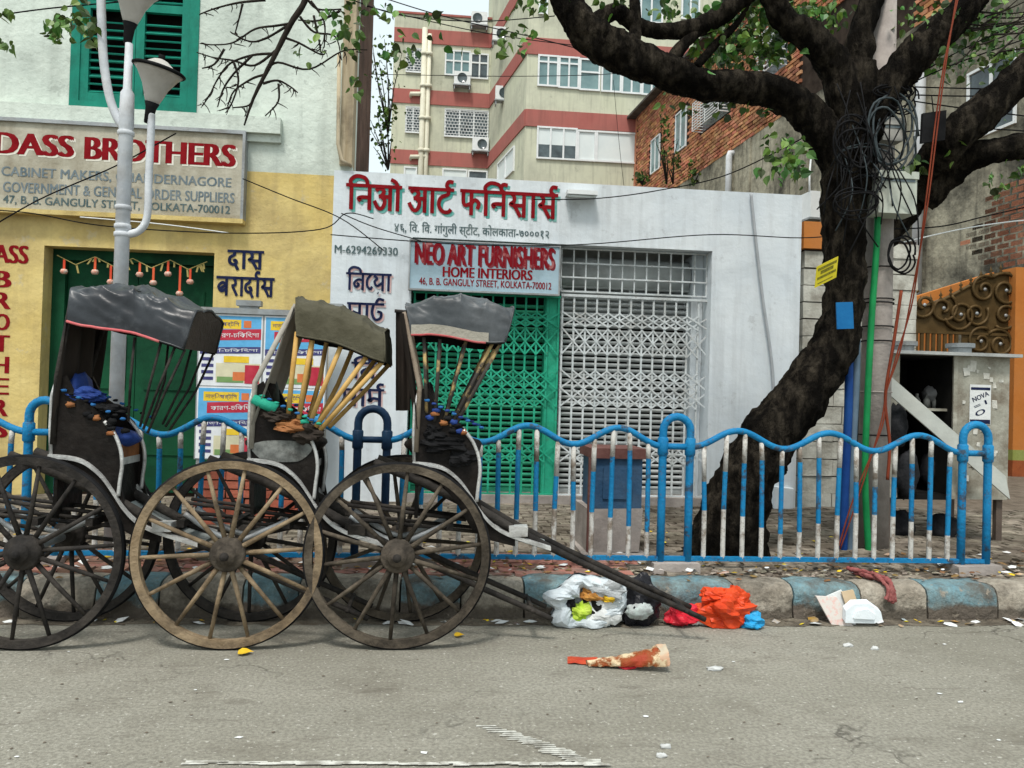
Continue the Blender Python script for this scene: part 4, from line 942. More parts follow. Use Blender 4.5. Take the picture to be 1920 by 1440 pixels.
# sprouting plants on far masonry
def plant(name, label, cx, cy, sx, sy, Y, n, base, grp='plants sprouting from old walls', s=1.):
    b = W(*base, Y); t = thing(name, label, 'plant', b, grp); st = MB(); lf = MB()
    for i in range(max(4, n//14)):
        e = W(random.gauss(cx, sx*.7), random.gauss(cy, sy*.7), Y); mid_ = (b+e)/2+Vector((random.uniform(-.1,.1), 0, .1*s))
        st.tube([b, mid_, e], [.014*s*Y/12, .009*s*Y/12, .004*s*Y/12], 5)
    for i in range(n):
        p = W(random.gauss(cx, sx*.6), random.gauss(cy, sy*.6), Y+random.gauss(0,.1))
        from mathutils import Euler
        e = Euler((random.uniform(0,6.28), random.uniform(0,6.28), random.uniform(0,6.28))).to_matrix(); k = random.randrange(4)
        lf.add([p+e @ (v*s*Y/11*random.uniform(.6,1)) for v in lq[k].v], lq[k].f)
    st.build('stem', twigm, t); o = lf.build('foliage', leafd, t); o['kind'] = 'stuff'
plant('climbing_shrub', 'leafy shrub clinging to the left edge of the cream block', 722, 235, 22, 60, 30, 150, (728,318))
plant('climbing_shrub', 'thin sprays of leaves high beside the cream block', 720, 120, 26, 45, 30, 110, (728,250))
plant('wall_plant', 'small plant sprouting beside the lowest brick window', 1262, 300, 16, 26, 27, 60, (1262,345))
plant('wall_plant', 'vine creeping up the brick between the two tall windows', 1245, 250, 6, 55, 26, 60, (1250,345))
plant('wall_plant', 'pale green plant growing over the shop roof by the brick corner', 1203, 332, 14, 8, 22, 40, (1203,346))
plant('wall_plant', 'leafy sprig growing where brick meets cement', 1300, 325, 12, 18, 24, 50, (1300,348))

# ================================================================== UTILITY POLE, pipes, boxes, tangled cable
UY = 6.62
pb = W(1634, 1040, UY); ux = pb.x
pole = thing('utility_pole', 'round concrete utility pole strapped with pipes and cable beside the tree', 'pole', (ux, UY, PZ))
MB().tube([(ux, UY, PZ-.05), (ux+.005, UY, 2.2), (ux+.01, UY, 5.2)], [.14,.125,.10], 18).build('shaft', concrete, pole)
for y in (503, 562, 569, 613, 640, 735, 815):
    p = W(1636, y, UY); MB().lathe([(.136,-.006),(.142,0),(.136,.006)], (ux+.005, UY, p.z), n=16).build('strap', black if y != 735 else concrete, pole)
pipeblue = M('pipe_blue', (.006,.035,.16), (.012,.06,.22), sc_=4, rough=.5, bump=.1)
pipegrey = M('pipe_bluegrey', (.07,.11,.15), (.12,.17,.22), sc_=4, rough=.5, bump=.1)
pipegreen = M('pipe_green', (.008,.17,.05), (.014,.25,.075), sc_=4, rough=.5, bump=.1)
orangec = M('cable_orange', (.15,.026,.012), (.21,.045,.02), sc_=4, rough=.6, bump=.1)
def cable(pts, r, name, mat, parent, n=6, sub=6):
    q = spline([tuple(W(x, y, Y)) for x, y, Y in pts], sub); return MB().tube(q, r, n).build(name, mat, parent)
fy = UY-.17
cable([(1606,440,fy),(1606,560,fy),(1605,700,fy),(1598,850,fy),(1592,1060,fy)], .035, 'conduit', pipegrey, pole, 10)
cable([(1592,640,fy-.03),(1591,760,fy-.03),(1585,900,fy-.02),(1580,1058,fy-.02)], .036, 'conduit', pipeblue, pole, 10)
cable([(1646,395,fy),(1643,470,fy),(1634,600,fy-.01),(1626,760,fy-.01),(1622,900,fy),(1630,1056,fy)], .028, 'conduit', pipegreen, pole, 10)
for k in range(2):
    o_ = k*4
    cable([(1800-o_,-20,6.1),(1765+o_,150,6.1),(1735+o_,385,6.12),(1712-o_,560,6.3),(1683+o_,660,6.36),(1662,735,6.40),(1650+o_,800,6.40),(1610-o_*2,930,6.36),(1575-o_,1030,6.36)], .0065, 'orange_cable', orangec, pole, 6)
cable([(1690,545,6.4),(1676,640,6.4),(1660,745,6.42),(1668,830,6.42),(1664,900,6.4)], .014, 'orange_cable', orangec, pole, 6)
# coils of black cable hung round pole and fork
def coil(cx, cy, rx, ry, Y, loops, r=.007, tilt=.0):
    pts = []
    for k in range(loops*14+1):
        th = 2*math.pi*k/14; j = 1+.25*math.sin(k*.37)+.2*math.sin(k*.83+cx)+random.uniform(-.05,.05)
        x = cx+rx*j*math.cos(th)+tilt*ry*math.sin(th); y = cy+ry*j*math.sin(th)
        pts.append(tuple(W(x, y, Y+.05*math.sin(k*.5))))
    return MB().tube(spline(pts, 2), r, 5).build('cable_coil', black, pole)
cabg = M('cable_grey', (.03,.04,.045), (.06,.075,.08), sc_=6, rough=.5, bump=.1)
coil(1605,272,30,46,6.22,4,.009); coil(1672,255,38,56,6.3,5,.010); coil(1690,185,24,22,6.35,4,.007); coil(1680,172,30,12,6.35,4,.007); coil(1612,380,36,24,6.2,3,.007); coil(1690,478,24,26,6.42,3,.009); coil(1640,300,66,24,6.3,2,.007); coil(1660,345,50,16,6.3,2,.006)
for o_ in list(pole.children):
    if o_.name.startswith('cable_coil') and random.random() < .15: o_.data.materials[0] = cabg
for k in range(30):
    x = random.uniform(1565,1705); x2 = x+random.uniform(-60,60); y = random.uniform(150,330); y2 = y+random.uniform(90,200)
    cable([(x,y,6.28),((x+x2)/2+random.uniform(-30,30),(y+y2)/2,6.2),(x2,y2,6.28)], .006, 'loose_cable', black if k % 9 else cabg, pole, 5)
boxg = M('meter_box', (.44,.48,.42), (.52,.55,.48), sc_=3, rough=.6, bump=.1, dirt=(.28,.27,.22), da=.5, dsc=3)
def jbox(label, x0, x1, y0, y1, Y, dep, mat, extra=None):
    a, b = W(x0, y1, Y), W(x1, y0, Y); t = thing('junction_box', label, 'junction box', ((a.x+b.x)/2, Y, a.z))
    MB().box((a.x, Y, a.z), (b.x, Y+dep, b.z)).build('case', mat, t)
    MB().box((a.x-.008, Y-.015, b.z-.05), (b.x+.008, Y+dep+.004, b.z+.012)).build('lid', mat, t)
    MB().box((a.x+.02, Y-.006, b.z-.075), (b.x-.02, Y+.0, b.z-.055)).build('seal_strip', greyblue, t)
    return t
jbox('pale grey junction box strapped to the pole below the cable coils', 1647, 1720, 326, 398, 6.28, .2, boxg)
jbox('small dirty white box among the black cable coils', 1655, 1694, 225, 262, 6.36, .12, M('dirty_box', (.28,.27,.25), (.4,.39,.36), sc_=9, bump=.2))
t = thing('dark_panel', 'small dark square panel hanging by the orange cable', 'panel', W(1752, 268, 6.15))
a = W(1728, 268, 6.15); MB().obox(a, W(1772,262,6.15)-a, (0,.03,0), W(1731,212,6.15)-a).build('board', black, t)
MB().tube([W(1750,212,6.16), W(1747,180,6.14)], .005, 5).build('hanger', black, t)
t = thing('blue_plate', 'small plain blue plate nailed to the trunk beside the pole', 'sign', W(1585, 617, 6.17))
a = W(1570, 617, 6.17); MB().obox(a, W(1601,616,6.17)-a, (0,.012,0), W(1568,567,6.17)-a).build('plate', M('plate_blue', (.006,.10,.28), (.012,.14,.34), sc_=6, rough=.5, bump=.1), t)
ys = thing('notice', 'bent yellow notice with dark print nailed to the tree trunk', 'sign', W(1548, 540, 6.3))
a, b, c_ = W(1527,540,6.2), W(1567,520,6.28), W(1531,500,6.2); ex, ez = b-a, c_-a
ny = ex.cross(ez).normalized(); 
if ny.y > 0: ny = -ny
MB().obox(a, ex, ny*.006, ez).build('sheet', M('notice_yellow', (.46,.38,.012), (.54,.46,.03), sc_=8, rough=.6, bump=.1), ys)
for k, (u0, u1, h) in enumerate(((.06,.94,.13),(.2,.8,.16),(.06,.94,.12),(.1,.8,.05))):
    MB().obox(a+ex*u0+ez*(.74-.21*k)+ny*.0065, ex*(u1-u0), ny*.001, ez*h).build('print', M('notice_print', (.10,.09,.01), (.2,.18,.02), sc_=60, bump=0), ys)

# ================================================================== KIOSK
kY = 6.95
k0, k1, k2 = W(1672, 850, kY), W(1783, 850, kY), W(1883, 850, kY)
kzb, kzt = W(1830, 935, kY).z, W(1790, 668, kY).z
kio = thing('street_kiosk', 'small grey tin kiosk on legs with a propped flap', 'kiosk', ((k0.x+k2.x)/2, kY+.3, PZ))
tin = M('kiosk_tin', (.26,.255,.21), (.40,.39,.33), sc_=5, rough=.75, bump=.3, dirt=(.13,.10,.07), da=.8, dsc=3.5, streak=.4)
D = .75
MB().box((k1.x, kY-.05, kzb), (k2.x, kY+D, kzt)).build('side_panel', tin, kio)
MB().box((k1.x-.012, kY+.0, kzb+.01), (k1.x-.001, kY+D-.01, kzt-.005)).box((k0.x+.03, kY+.02, kzt-.02), (k1.x-.012, kY+D-.04, kzt-.004)).build('shade_lining', dark, kio)  # near-black sheets paint the shade inside the kiosk onto its side and ceiling
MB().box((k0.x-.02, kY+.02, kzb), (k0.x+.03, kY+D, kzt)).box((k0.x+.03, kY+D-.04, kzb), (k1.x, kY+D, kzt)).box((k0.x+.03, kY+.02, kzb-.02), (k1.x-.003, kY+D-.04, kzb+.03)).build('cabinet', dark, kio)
MB().box((k0.x-.03, kY-.02, kzb), (k0.x+.05, kY+.02, kzt)).box((k1.x-.03, kY-.065, kzb), (k1.x+.01, kY-.051, kzt)).build('door_frame', tin, kio)
MB().box((k0.x-.10, kY-.14, kzt), (k2.x+.06, kY+D+.06, kzt+.03)).build('roof', M('kiosk_roof', (.30,.31,.30), (.40,.41,.40), sc_=4, rough=.6, bump=.3, dirt=(.18,.17,.15), da=.5), kio)
for xx in (1693, 1800):
    p = W(xx, 655, kY+.2); MB().lathe([(.0,0),(.10,0),(.10,.07),(.13,.07),(.13,.11),(0,.11)], (p.x, kY+.2, kzt+.028), n=16, smooth=False).build('roof_vent', steel, kio)
for x_, y_ in ((k0.x, kY+.02), (k2.x-.07, kY+.0), (k0.x, kY+D-.06), (k2.x-.07, kY+D-.06)): MB().box((x_, y_, PZ-.03), (x_+.06, y_+.05, kzb+.02)).build('leg', M('rust_leg', (.08,.06,.05), (.13,.10,.08), bump=.3), kio)
a, b = W(1658, 695, kY-.18), W(1886, 893, kY-.26); wv = W(1668,748,kY-.18)-a
MB().obox(a, b-a, (0,.02,0), wv*.82).build('flap', M('flap_paint', (.42,.44,.41), (.50,.52,.48), sc_=4, rough=.6, bump=.15, dirt=(.28,.27,.24), da=.4), kio)
MB().box((k0.x+.04, kY+.05, W(1730,770,kY).z), (k1.x-.004, kY+D-.045, W(1730,770,kY).z+.025)).build('shelf', tin, kio)
paper = M('paper', (.60,.62,.62), (.68,.69,.68), sc_=8, rough=.8, bump=.2)
rt_ = M('torn_paper', (.44,.43,.38), (.58,.57,.52), sc_=15, rough=.9, bump=.3)
fl = thing('flyer', 'white printed flyer with slanting dark words pasted on the kiosk', 'poster', W(1838, 795, kY-.06))
fa, fb = W(1817, 795, kY-.052), W(1858, 722, kY-.052)
MB().box((fa.x, kY-.056, fa.z), (fb.x, kY-.052, fb.z)).build('sheet', paper, fl)
MB().box((fa.x+.01, kY-.058, fb.z-.05), (fb.x-.01, kY-.0565, fb.z-.025)).box((fa.x+.005, kY-.058, fa.z+.005), (fb.x-.005, kY-.0565, fa.z+.045)).build('printed_bar', navy, fl)
def rotT(cx, cz, wd, ht, ang): 
    ca, sa = math.cos(ang), math.sin(ang)
    return lambda u, v, e: Vector((cx+(u-.5)*wd*ca-(v-.5)*ht*sa, kY-.057-e*.3, cz+(u-.5)*wd*sa+(v-.5)*ht*ca))
fh = fb.z-fa.z; fxm = (fa.x+fb.x)/2
for tx, f_, wd, ht in (('NOVA', .70, .17, .045), ('= I', .50, .13, .04), ('O', .30, .10, .05)): lettering(fl, tx, 0,0,0,0,0,0, navy, fnT=rotT(fxm, fa.z+fh*f_, wd, ht, .42))
for i in range(26):
    p = W(random.uniform(1800,1876), random.uniform(690,905), kY-.05)
    s = random.uniform(.02,.07)
    if not (fa.x-.03 < p.x < fb.x and fa.z-.02 < p.z < fb.z): MB().box((p.x, kY-.0535-.0002*i, p.z), (p.x+s, kY-.0505, p.z+s*random.uniform(.4,1.8)), .006).build('paper_scrap', rt_, kio)
MB().box((W(1822,862,kY-.05).x, kY-.062, W(1822,876,kY).z), (W(1846,862,kY-.05).x, kY-.06, W(1822,850,kY).z)).build('red_sticker', M('sticker', (.55,.12,.12), (.6,.5,.48), sc_=30, bump=0), kio)
# bags and odds and ends kept in the kiosk
def blob(mb, c, rx, ry, rz, seed=0, amp=.25, nu=18, nv=12, f=3.):
    c = Vector(c)
    def fn(u, v):
        th, ph = u*2*math.pi, v*math.pi
        d = Vector((math.cos(th)*math.sin(ph), math.sin(th)*math.sin(ph), math.cos(ph)))
        k = 1+amp*noise.noise(d*f*.6+Vector((seed*7.3,1,2)))+amp*.5*noise.noise(d*f*1.7+Vector((seed*3.1,5,2)))+amp*.25*abs(noise.noise(d*f*4+Vector((seed,5,9))))
        return c+Vector((d.x*rx, d.y*ry, d.z*rz))*k
    q = MB(); q.grid(fn, nu, nv); q.f = [f_[::-1] for f_ in q.f]
    return mb.add(q.v, q.f, True)
cg = M('dark_cloth', (.008,.009,.011), (.03,.03,.033), sc_=9, rough=.8, bump=.5)
for i, (x, y, rx, rz, lab, mt) in enumerate(((1690,985,.13,.14,'black sack stowed on the ground under the kiosk',cg),(1770,990,.14,.13,'dark bundle stowed under the kiosk beside its leg',cg),(1680,800,.10,.20,'dark plastic sack hanging at the open side of the kiosk',cg),(1700,890,.11,.22,'striped dark bundle hanging low in front of the kiosk opening',cg),(1745,740,.07,.08,'small grey bundle on the kiosk shelf',M('grey_cloth', (.12,.12,.12), (.22,.22,.22), sc_=9, bump=.4)),(1742,880,.08,.16,'black bag standing inside the kiosk',cg))):
    p = W(x, y, kY+(.25 if i < 2 else -.03 if i < 4 else .3)); o = blob(MB(), p, rx, .09, rz, i+3).build('bag', mt, None); tag(o, lab, 'bag')
for i in range(8):
    p = W(1700+i*9+random.uniform(-3,3), 762, kY+.25); z = W(1730,770,kY).z+.026
    o = MB().lathe([(0,0),(.028,0),(.03,.08),(.012,.11),(.012,.14),(0,.14)], (p.x, p.y+.05*(i % 2), z), n=10).build('jar', M('jar_glass', (.07,.07,.065), (.3,.3,.28), sc_=12, rough=.2, bump=0), None); tag(o, 'small dull jar standing on the shelf inside the kiosk', 'jar', 'jars on the kiosk shelf')

# ================================================================== LAMP POST
LY = 6.25
lp = W(228, 480, LY); lx = lp.x
lamp = thing('lamp_post', 'white painted lamp post with bell shaped lamps on curved arms', 'lamp post', (lx, LY, PZ))
zt = W(243, 82, LY).z
MB().tube([(lx, LY, PZ-.05), (lx, LY, W(232,240,LY).z), (lx, LY, W(232,240,LY).z+.01), (lx, LY, W(240,175,LY).z), (lx, LY, W(240,175,LY).z+.03), (lx, LY, zt)], [.055,.052,.056,.05,.032,.028], 16).build('mast', galv, lamp)
for y in (250, 390, 425, 440): MB().lathe([(.052,-.02),(.061,-.015),(.061,.015),(.052,.02)], (lx, LY, W(232,y,LY).z), n=16).build('band', galv, lamp)
def bell(P, tilt, s=1.):
    ax = Vector((math.sin(tilt), -.10, math.cos(tilt))).normalized(); P = Vector(P)
    h = MB().lathe([(.03*s,0),(.055*s,.02*s),(.075*s,.07*s),(.11*s,.17*s),(.17*s,.27*s),(.215*s,.315*s),(.20*s,.325*s),(.15*s,.335*s),(.06*s,.40*s),(.0,.42*s)], P, ax, 28).build('bell_shade', lampw, lamp)
    MB().lathe([(.028*s,-.16*s),(.034*s,-.15*s),(.045*s,-.02*s),(.062*s,.025*s),(.0,.03*s)], P, ax, 16).build('socket', black, h)
    MB().lathe([(.212*s,.30*s),(.224*s,.312*s),(.224*s,.322*s),(.205*s,.335*s)], P, ax, 28).build('rim', black, h)
    MB().tube([P+ax*.40*s, P+ax*.45*s], .03*s, 8).build('finial', black, h)
bell((lx, LY, zt+.14), R(8), .88)
q = spline([tuple(W(x,y,LY)) for x,y in ((238,440),(262,432),(276,405),(279,330),(283,250),(284,214))], 6); MB().tube(q, [.030]*5+[.028]*(len(q)-5), 10).build('arm', galv, lamp)
bell(W(284, 198, LY), R(12), .88)
q = spline([tuple(W(x,y,LY)) for x,y in ((243,250),(222,225),(205,180),(194,110),(190,20),(189,-70))], 6); MB().tube(q, .033, 10).build('arm', galv, lamp)
bell(W(189, -90, LY), R(0), .98)

# ================================================================== POSTER BOARD
PY = 8.55
px0, px1 = W(368, 720, PY).x, W(612, 720, PY).x; pz0, pz1 = W(430, 862, PY).z, W(430, 588, PY).z
pbd = thing('poster_board', 'metal framed board pasted with bright blue and red posters', 'noticeboard', ((px0+px1)/2, PY, PZ))
MB().box((px0, PY, pz0), (px1, PY+.05, pz1)).build('panel', steel, pbd)
MB().box((px0-.05, PY-.03, pz1), (px1+.05, PY+.08, pz1+.06)).build('top_beam', steel, pbd)
for x in (px0+.42, px1-.08): MB().box((x, PY, pz1+.06), (x+.2, PY+.06, pz1+.09)).box((x-.03, PY-.02, pz1+.09), (x+.23, PY+.08, pz1+.15)).build('bracket', steel, pbd)
for x in (px0+.02, px1-.08): MB().box((x, PY+.01, PZ-.03), (x+.06, PY+.06, pz0)).build('leg', steel, pbd)
pcol = {k: M('print_'+k, c, tuple(min(1, v*1.15+.02) for v in c), sc_=9, rough=.45, bump=.05) for k, c in dict(sky=(.10,.36,.62), white=(.66,.68,.70), yellow=(.70,.48,.03), red=(.42,.025,.05), navy=(.05,.05,.16), cream=(.58,.55,.38), green=(.16,.28,.10), orange=(.58,.16,.05)).items()}
pw, ph = (px1-px0-.05)/2, (pz1-pz0-.03)/2
for ci in range(2):
    for ri in range(2):
        ax, az = px0+.015+ci*(pw+.02), pz0+.01+ri*(ph+.01)
        sh = MB().box((ax, PY-.004, az), (ax+pw, PY-.0005, az+ph)).build('poster', pcol['white'], pbd, )
        def patch_(k, u0, u1, v0, v1, o, sk_=0.): 
            MB().add([(ax+pw*u0, PY-o, az+ph*v0), (ax+pw*u1, PY-o, az+ph*(v0+sk_)), (ax+pw*u1, PY-o, az+ph*(v1+sk_)), (ax+pw*u0, PY-o, az+ph*v1)], [(0,1,2,3)]).build('printed_area', pcol[k], sh)
        patch_('sky', .02, .98, .5, .98, .005); patch_('yellow', .10, .66, .80, .93, .006); patch_('orange', .70, .82, .82, .92, .0065); patch_('red', .16, .98, .63, .78, .0065, .03)
        patch_('navy', .02, .98, .44, .53, .007, .03); patch_('yellow', .4, .8, .33, .42, .0072); patch_('cream', .28, .98, .05, .32, .0055); patch_('red', .74, .97, .04, .30, .0075); patch_('green', .3, .72, .05, .13, .0068); patch_('orange', .55, .74, .08, .2, .007)
        for vv in (.08, .17, .26, .35): patch_('navy', .05, .24, vv, vv+.045, .0065)
        X = lambda u: ax+pw*u
        def tx(s_, u0, u1, v0, v1, mt, sk_=0.): lettering(sh, s_, 0,0,0,0,0,0, mt, bold=0, fnT=lambda u, v, e: Vector((X(u0+(u1-u0)*u), PY-.008, az+ph*(v0+(v1-v0)*v+sk_*(u0+(u1-u0)*u)))))
        tx('নাড়ি-আর্টিস', .13, .63, .82, .91, pcol['navy']); tx('কারণ-চিকিৎসা', .22, .95, .665, .745, pcol['white'], .03); tx('নাড়ি-চিকিৎসা', .06, .94, .455, .515, pcol['white'], .03)

# ================================================================== CRATE on its block, red brick planter
cY = 6.12
c0, c1 = W(1106, 960, cY), W(1210, 842, cY)
o = MB().box((c0.x-.06, cY-.06, PZ-.02), (c1.x+.02, cY+.5, PZ+.02), .01).box((c0.x-.03, cY+.0, PZ+.02), (c1.x-.02, cY+.5, c0.z+.03), .015).build('concrete_block', concrete, None)
tag(o, 'rough concrete block under the blue crate by the white gate', 'block')
cr = thing('blue_crate', 'blue painted metal crate with a red wooden edge in front of the white gate', 'crate', ((c0.x+c1.x)/2, cY, c0.z))
crb = M('crate_blue', (.022,.06,.12), (.05,.10,.17), sc_=4, rough=.6, bump=.3, dirt=(.04,.05,.07), da=.6, dsc=3)
crr = M('crate_red', (.10,.042,.036), (.15,.07,.06), sc_=5, rough=.7, bump=.3)
cz0, cz1 = c0.z+.028, c1.z
MB().box((c0.x+.02, cY, cz0), (c1.x-.02, cY+.45, cz1-.06)).build('box', crb, cr)
MB().box((c0.x-.01, cY-.03, cz1-.08), (c1.x+.01, cY+.47, cz1)).build('lid', crr, cr)
MB().box((c0.x-.02, cY-.025, PZ+.02), (c0.x+.02, cY+.02, cz1-.08)).build('red_edge', crr, cr)
MB().box((c0.x+.1, cY-.012, cz0+.08), (c1.x-.1, cY+.0, cz1-.16)).build('front_panel', crb, cr)
pl0, pl1 = W(362, 985, 7.3), W(560, 880, 7.3)
o = thing('brick_planter', 'low red brick block standing behind the rickshaw wheels', 'planter', ((pl0.x+pl1.x)/2, 7.4, PZ))
MB().box((pl0.x+.01, 7.31, PZ-.02), (pl1.x-.01, 7.7, pl1.z-.01)).build('core', mortar, o)
z = PZ; rr_ = 0; redb = M('red_block', (.30,.085,.045), (.40,.14,.08), sc_=5, rough=.95, bump=.4, rnd=.3, dirt=(.12,.06,.04), da=.5, dsc=3)
while z < pl1.z-.06:
    x = pl0.x+(rr_ % 2)*.06
    while x < pl1.x-.1:
        MB().box((x, 7.28+random.uniform(-.006,.006), z), (min(x+.215, pl1.x), 7.4, z+.07), .004).build('brick', redb, o); x += .228
    z += .082; rr_ += 1

# ================================================================== HAND-PULLED RICKSHAWS
YN, YF = 4.56, 5.10                    # wheel planes; the row stands parallel to the kerb
H1 = W(45, 1038, YN); H3 = W(746, 1038, YN); WR = .545
def b1(x, y, Y=4.66): p = W(x, y, Y); return (p.x-H1.x, p.z)          # body outline read off the first rickshaw
def b3(x, y, Y=4.66): p = W(x, y, Y); return (p.x-H3.x, p.z)
PANEL = [b1(*p) for p in ((98,866),(95,800),(99,742),(107,714),(122,704),(131,722),(142,744),(176,766),(205,795),(222,830),(228,870),(224,905),(232,945),(262,978),(300,995),(300,1018),(250,1006),(212,985),(182,935),(150,894),(120,878))]
FEND = [b1(*p) for p in ((92,852),(130,855),(160,864),(190,888),(212,918),(230,946),(254,972),(285,990),(330,1005),(372,1018))]
ARM = [b1(*p) for p in ((196,790),(214,812),(226,842),(229,872),(225,902),(222,930))]
SHAFT = [b3(*p) for p in ((700,868),(800,908),(900,958),(970,998),(1080,1052),(1200,1108),(1290,1148),(1326,1165))]
def crumple(mb, c, rx, ry, rz, seed=0, amp=.3, nu=30, nv=20):
    c = Vector(c)
    def rid(q): return 1-2*abs(noise.noise(q))
    def fn(u, v):
        th, ph = u*2*math.pi, v*math.pi
        d = Vector((math.cos(th)*math.sin(ph), math.sin(th)*math.sin(ph), math.cos(ph))); q = d*1.6+Vector((seed*7.3, 1, 2))
        k = .85+amp*noise.noise(q)+amp*.42*rid(q*1.4)+amp*.16*rid(q*3.1+Vector((0,0,d.z*3)))+amp*.12*rid(q*6)
        p = c+Vector((d.x*rx, d.y*ry, d.z*rz))*k; p.z = max(p.z, .003); return p
    q = MB(); q.grid(fn, nu, nv, smooth=False); q.f = [t_ for f_ in q.f for t_ in ((f_[2], f_[1], f_[0]), (f_[3], f_[2], f_[0]))]
    return mb.add(q.v, q.f, False)
def wheel(parent, X, Y, wood, rot, ny=14):
    c = Vector((X, Y, WR)); ax = (0, 1, 0)
    rim = MB().lathe([(WR-.012,-.024),(WR-.012,.024),(WR-.056,.020),(WR-.056,-.020),(WR-.012,-.024)], c, ax, 64, smooth=False).build('wheel', wood, parent)
    MB().lathe([(WR-.013,-.021),(WR-.003,-.019),(WR,-.008),(WR,.008),(WR-.003,.019),(WR-.013,.021)], c, ax, 64).build('tyre', black, rim)
    MB().lathe([(0,-.085),(.03,-.085),(.034,-.075),(.05,-.073),(.056,-.06),(.058,-.045),(.088,-.036),(.098,-.03),(.10,0),(.094,.035),(.07,.07),(.05,.10),(0,.10)], c, ax, 24).build('hub', woodd if wood is woodd else M('hub_wood', (.05,.042,.034), (.11,.09,.07), sc_=9, rough=.85, bump=.6, dirt=(.02,.017,.014), da=.8, dsc=8), rim)
    MB().lathe([(.0,-.108),(.02,-.108),(.026,-.085)], c, ax, 12).build('axle_cap', woodd, rim)
    for k in range(ny):
        th = rot+2*math.pi*k/ny+random.uniform(-.03,.03); d = Vector((math.cos(th), 0, math.sin(th)))
        MB().tube([c+d*.06+Vector((0,-.012 if k % 2 else .012,0)), c+d*.25, c+d*(WR-.05)], [.0155,.0135,.011], 8).build('spoke', wood, rim)
    return rim
def canopy(parent, X, RT, RB, FT, FB, Y0, Y1, mat, crown, seed, amp=.018):
    """cloth hood: near side runs from rear top/bottom to front top/bottom"""
    def fn(u, v):
        xb = RB[0]+(FB[0]-RB[0])*u; zb = RB[1]+(FB[1]-RB[1])*u-.012*math.sin(u*math.pi*2+seed)
        xt = RT[0]+(FT[0]-RT[0])*u; zt = RT[1]+(FT[1]-RT[1])*u+crown*math.sin(u*math.pi)
        s = min(1, v/.28) if v < .5 else min(1, (1-v)/.28); k = math.sin(s*math.pi/2)
        yy = (v-.28)/.44; yy = max(0, min(1, yy))
        y = Y0+.05+(Y1-Y0-.10)*yy
        if v < .28: y = Y0+.05*(1-math.cos(s*math.pi/2))
        elif v > .72: y = Y1-.05*(1-math.cos(s*math.pi/2))
        x = xb+(xt-xb)*k; z = zb+(zt-zb)*k+.035*math.sin(yy*math.pi)
        wx = .5*noise.noise((x*4, y*4, seed)); rid = lambda q_: 1-2*abs(noise.noise(q_))
        q = Vector((x*3.2+y*1.5+seed*5+wx, y*2.6-x*2.0, z*9+x*4)); n = .75*rid(q)+.55*rid(q*2.1+Vector((3,1,seed)))+.20*rid(Vector((q.x*4.4, q.y*2.6, q.z*1.6)))
        n *= (.25+.75*k)
        sag = .020*(abs(math.sin(u*math.pi*4))**.6-1)*k*-1-.022*k
        return Vector((X+x+amp*.6*n, y+amp*.5*n*(1 if v < .5 else -1)*-1, z+amp*n+sag))
    mb = MB().grid(fn, 110, 80); mb.f = [f[::-1] for f in mb.f]
    mi = MB().grid(lambda u, v: fn(u, v)+Vector((0, .012*(1 if v < .5 else -1) if v < .28 or v > .72 else 0, -.012)), 24, 24)
    h = mb.build('hood', mat, parent); mi.build('hood_lining', dark, h)
    return h, fn
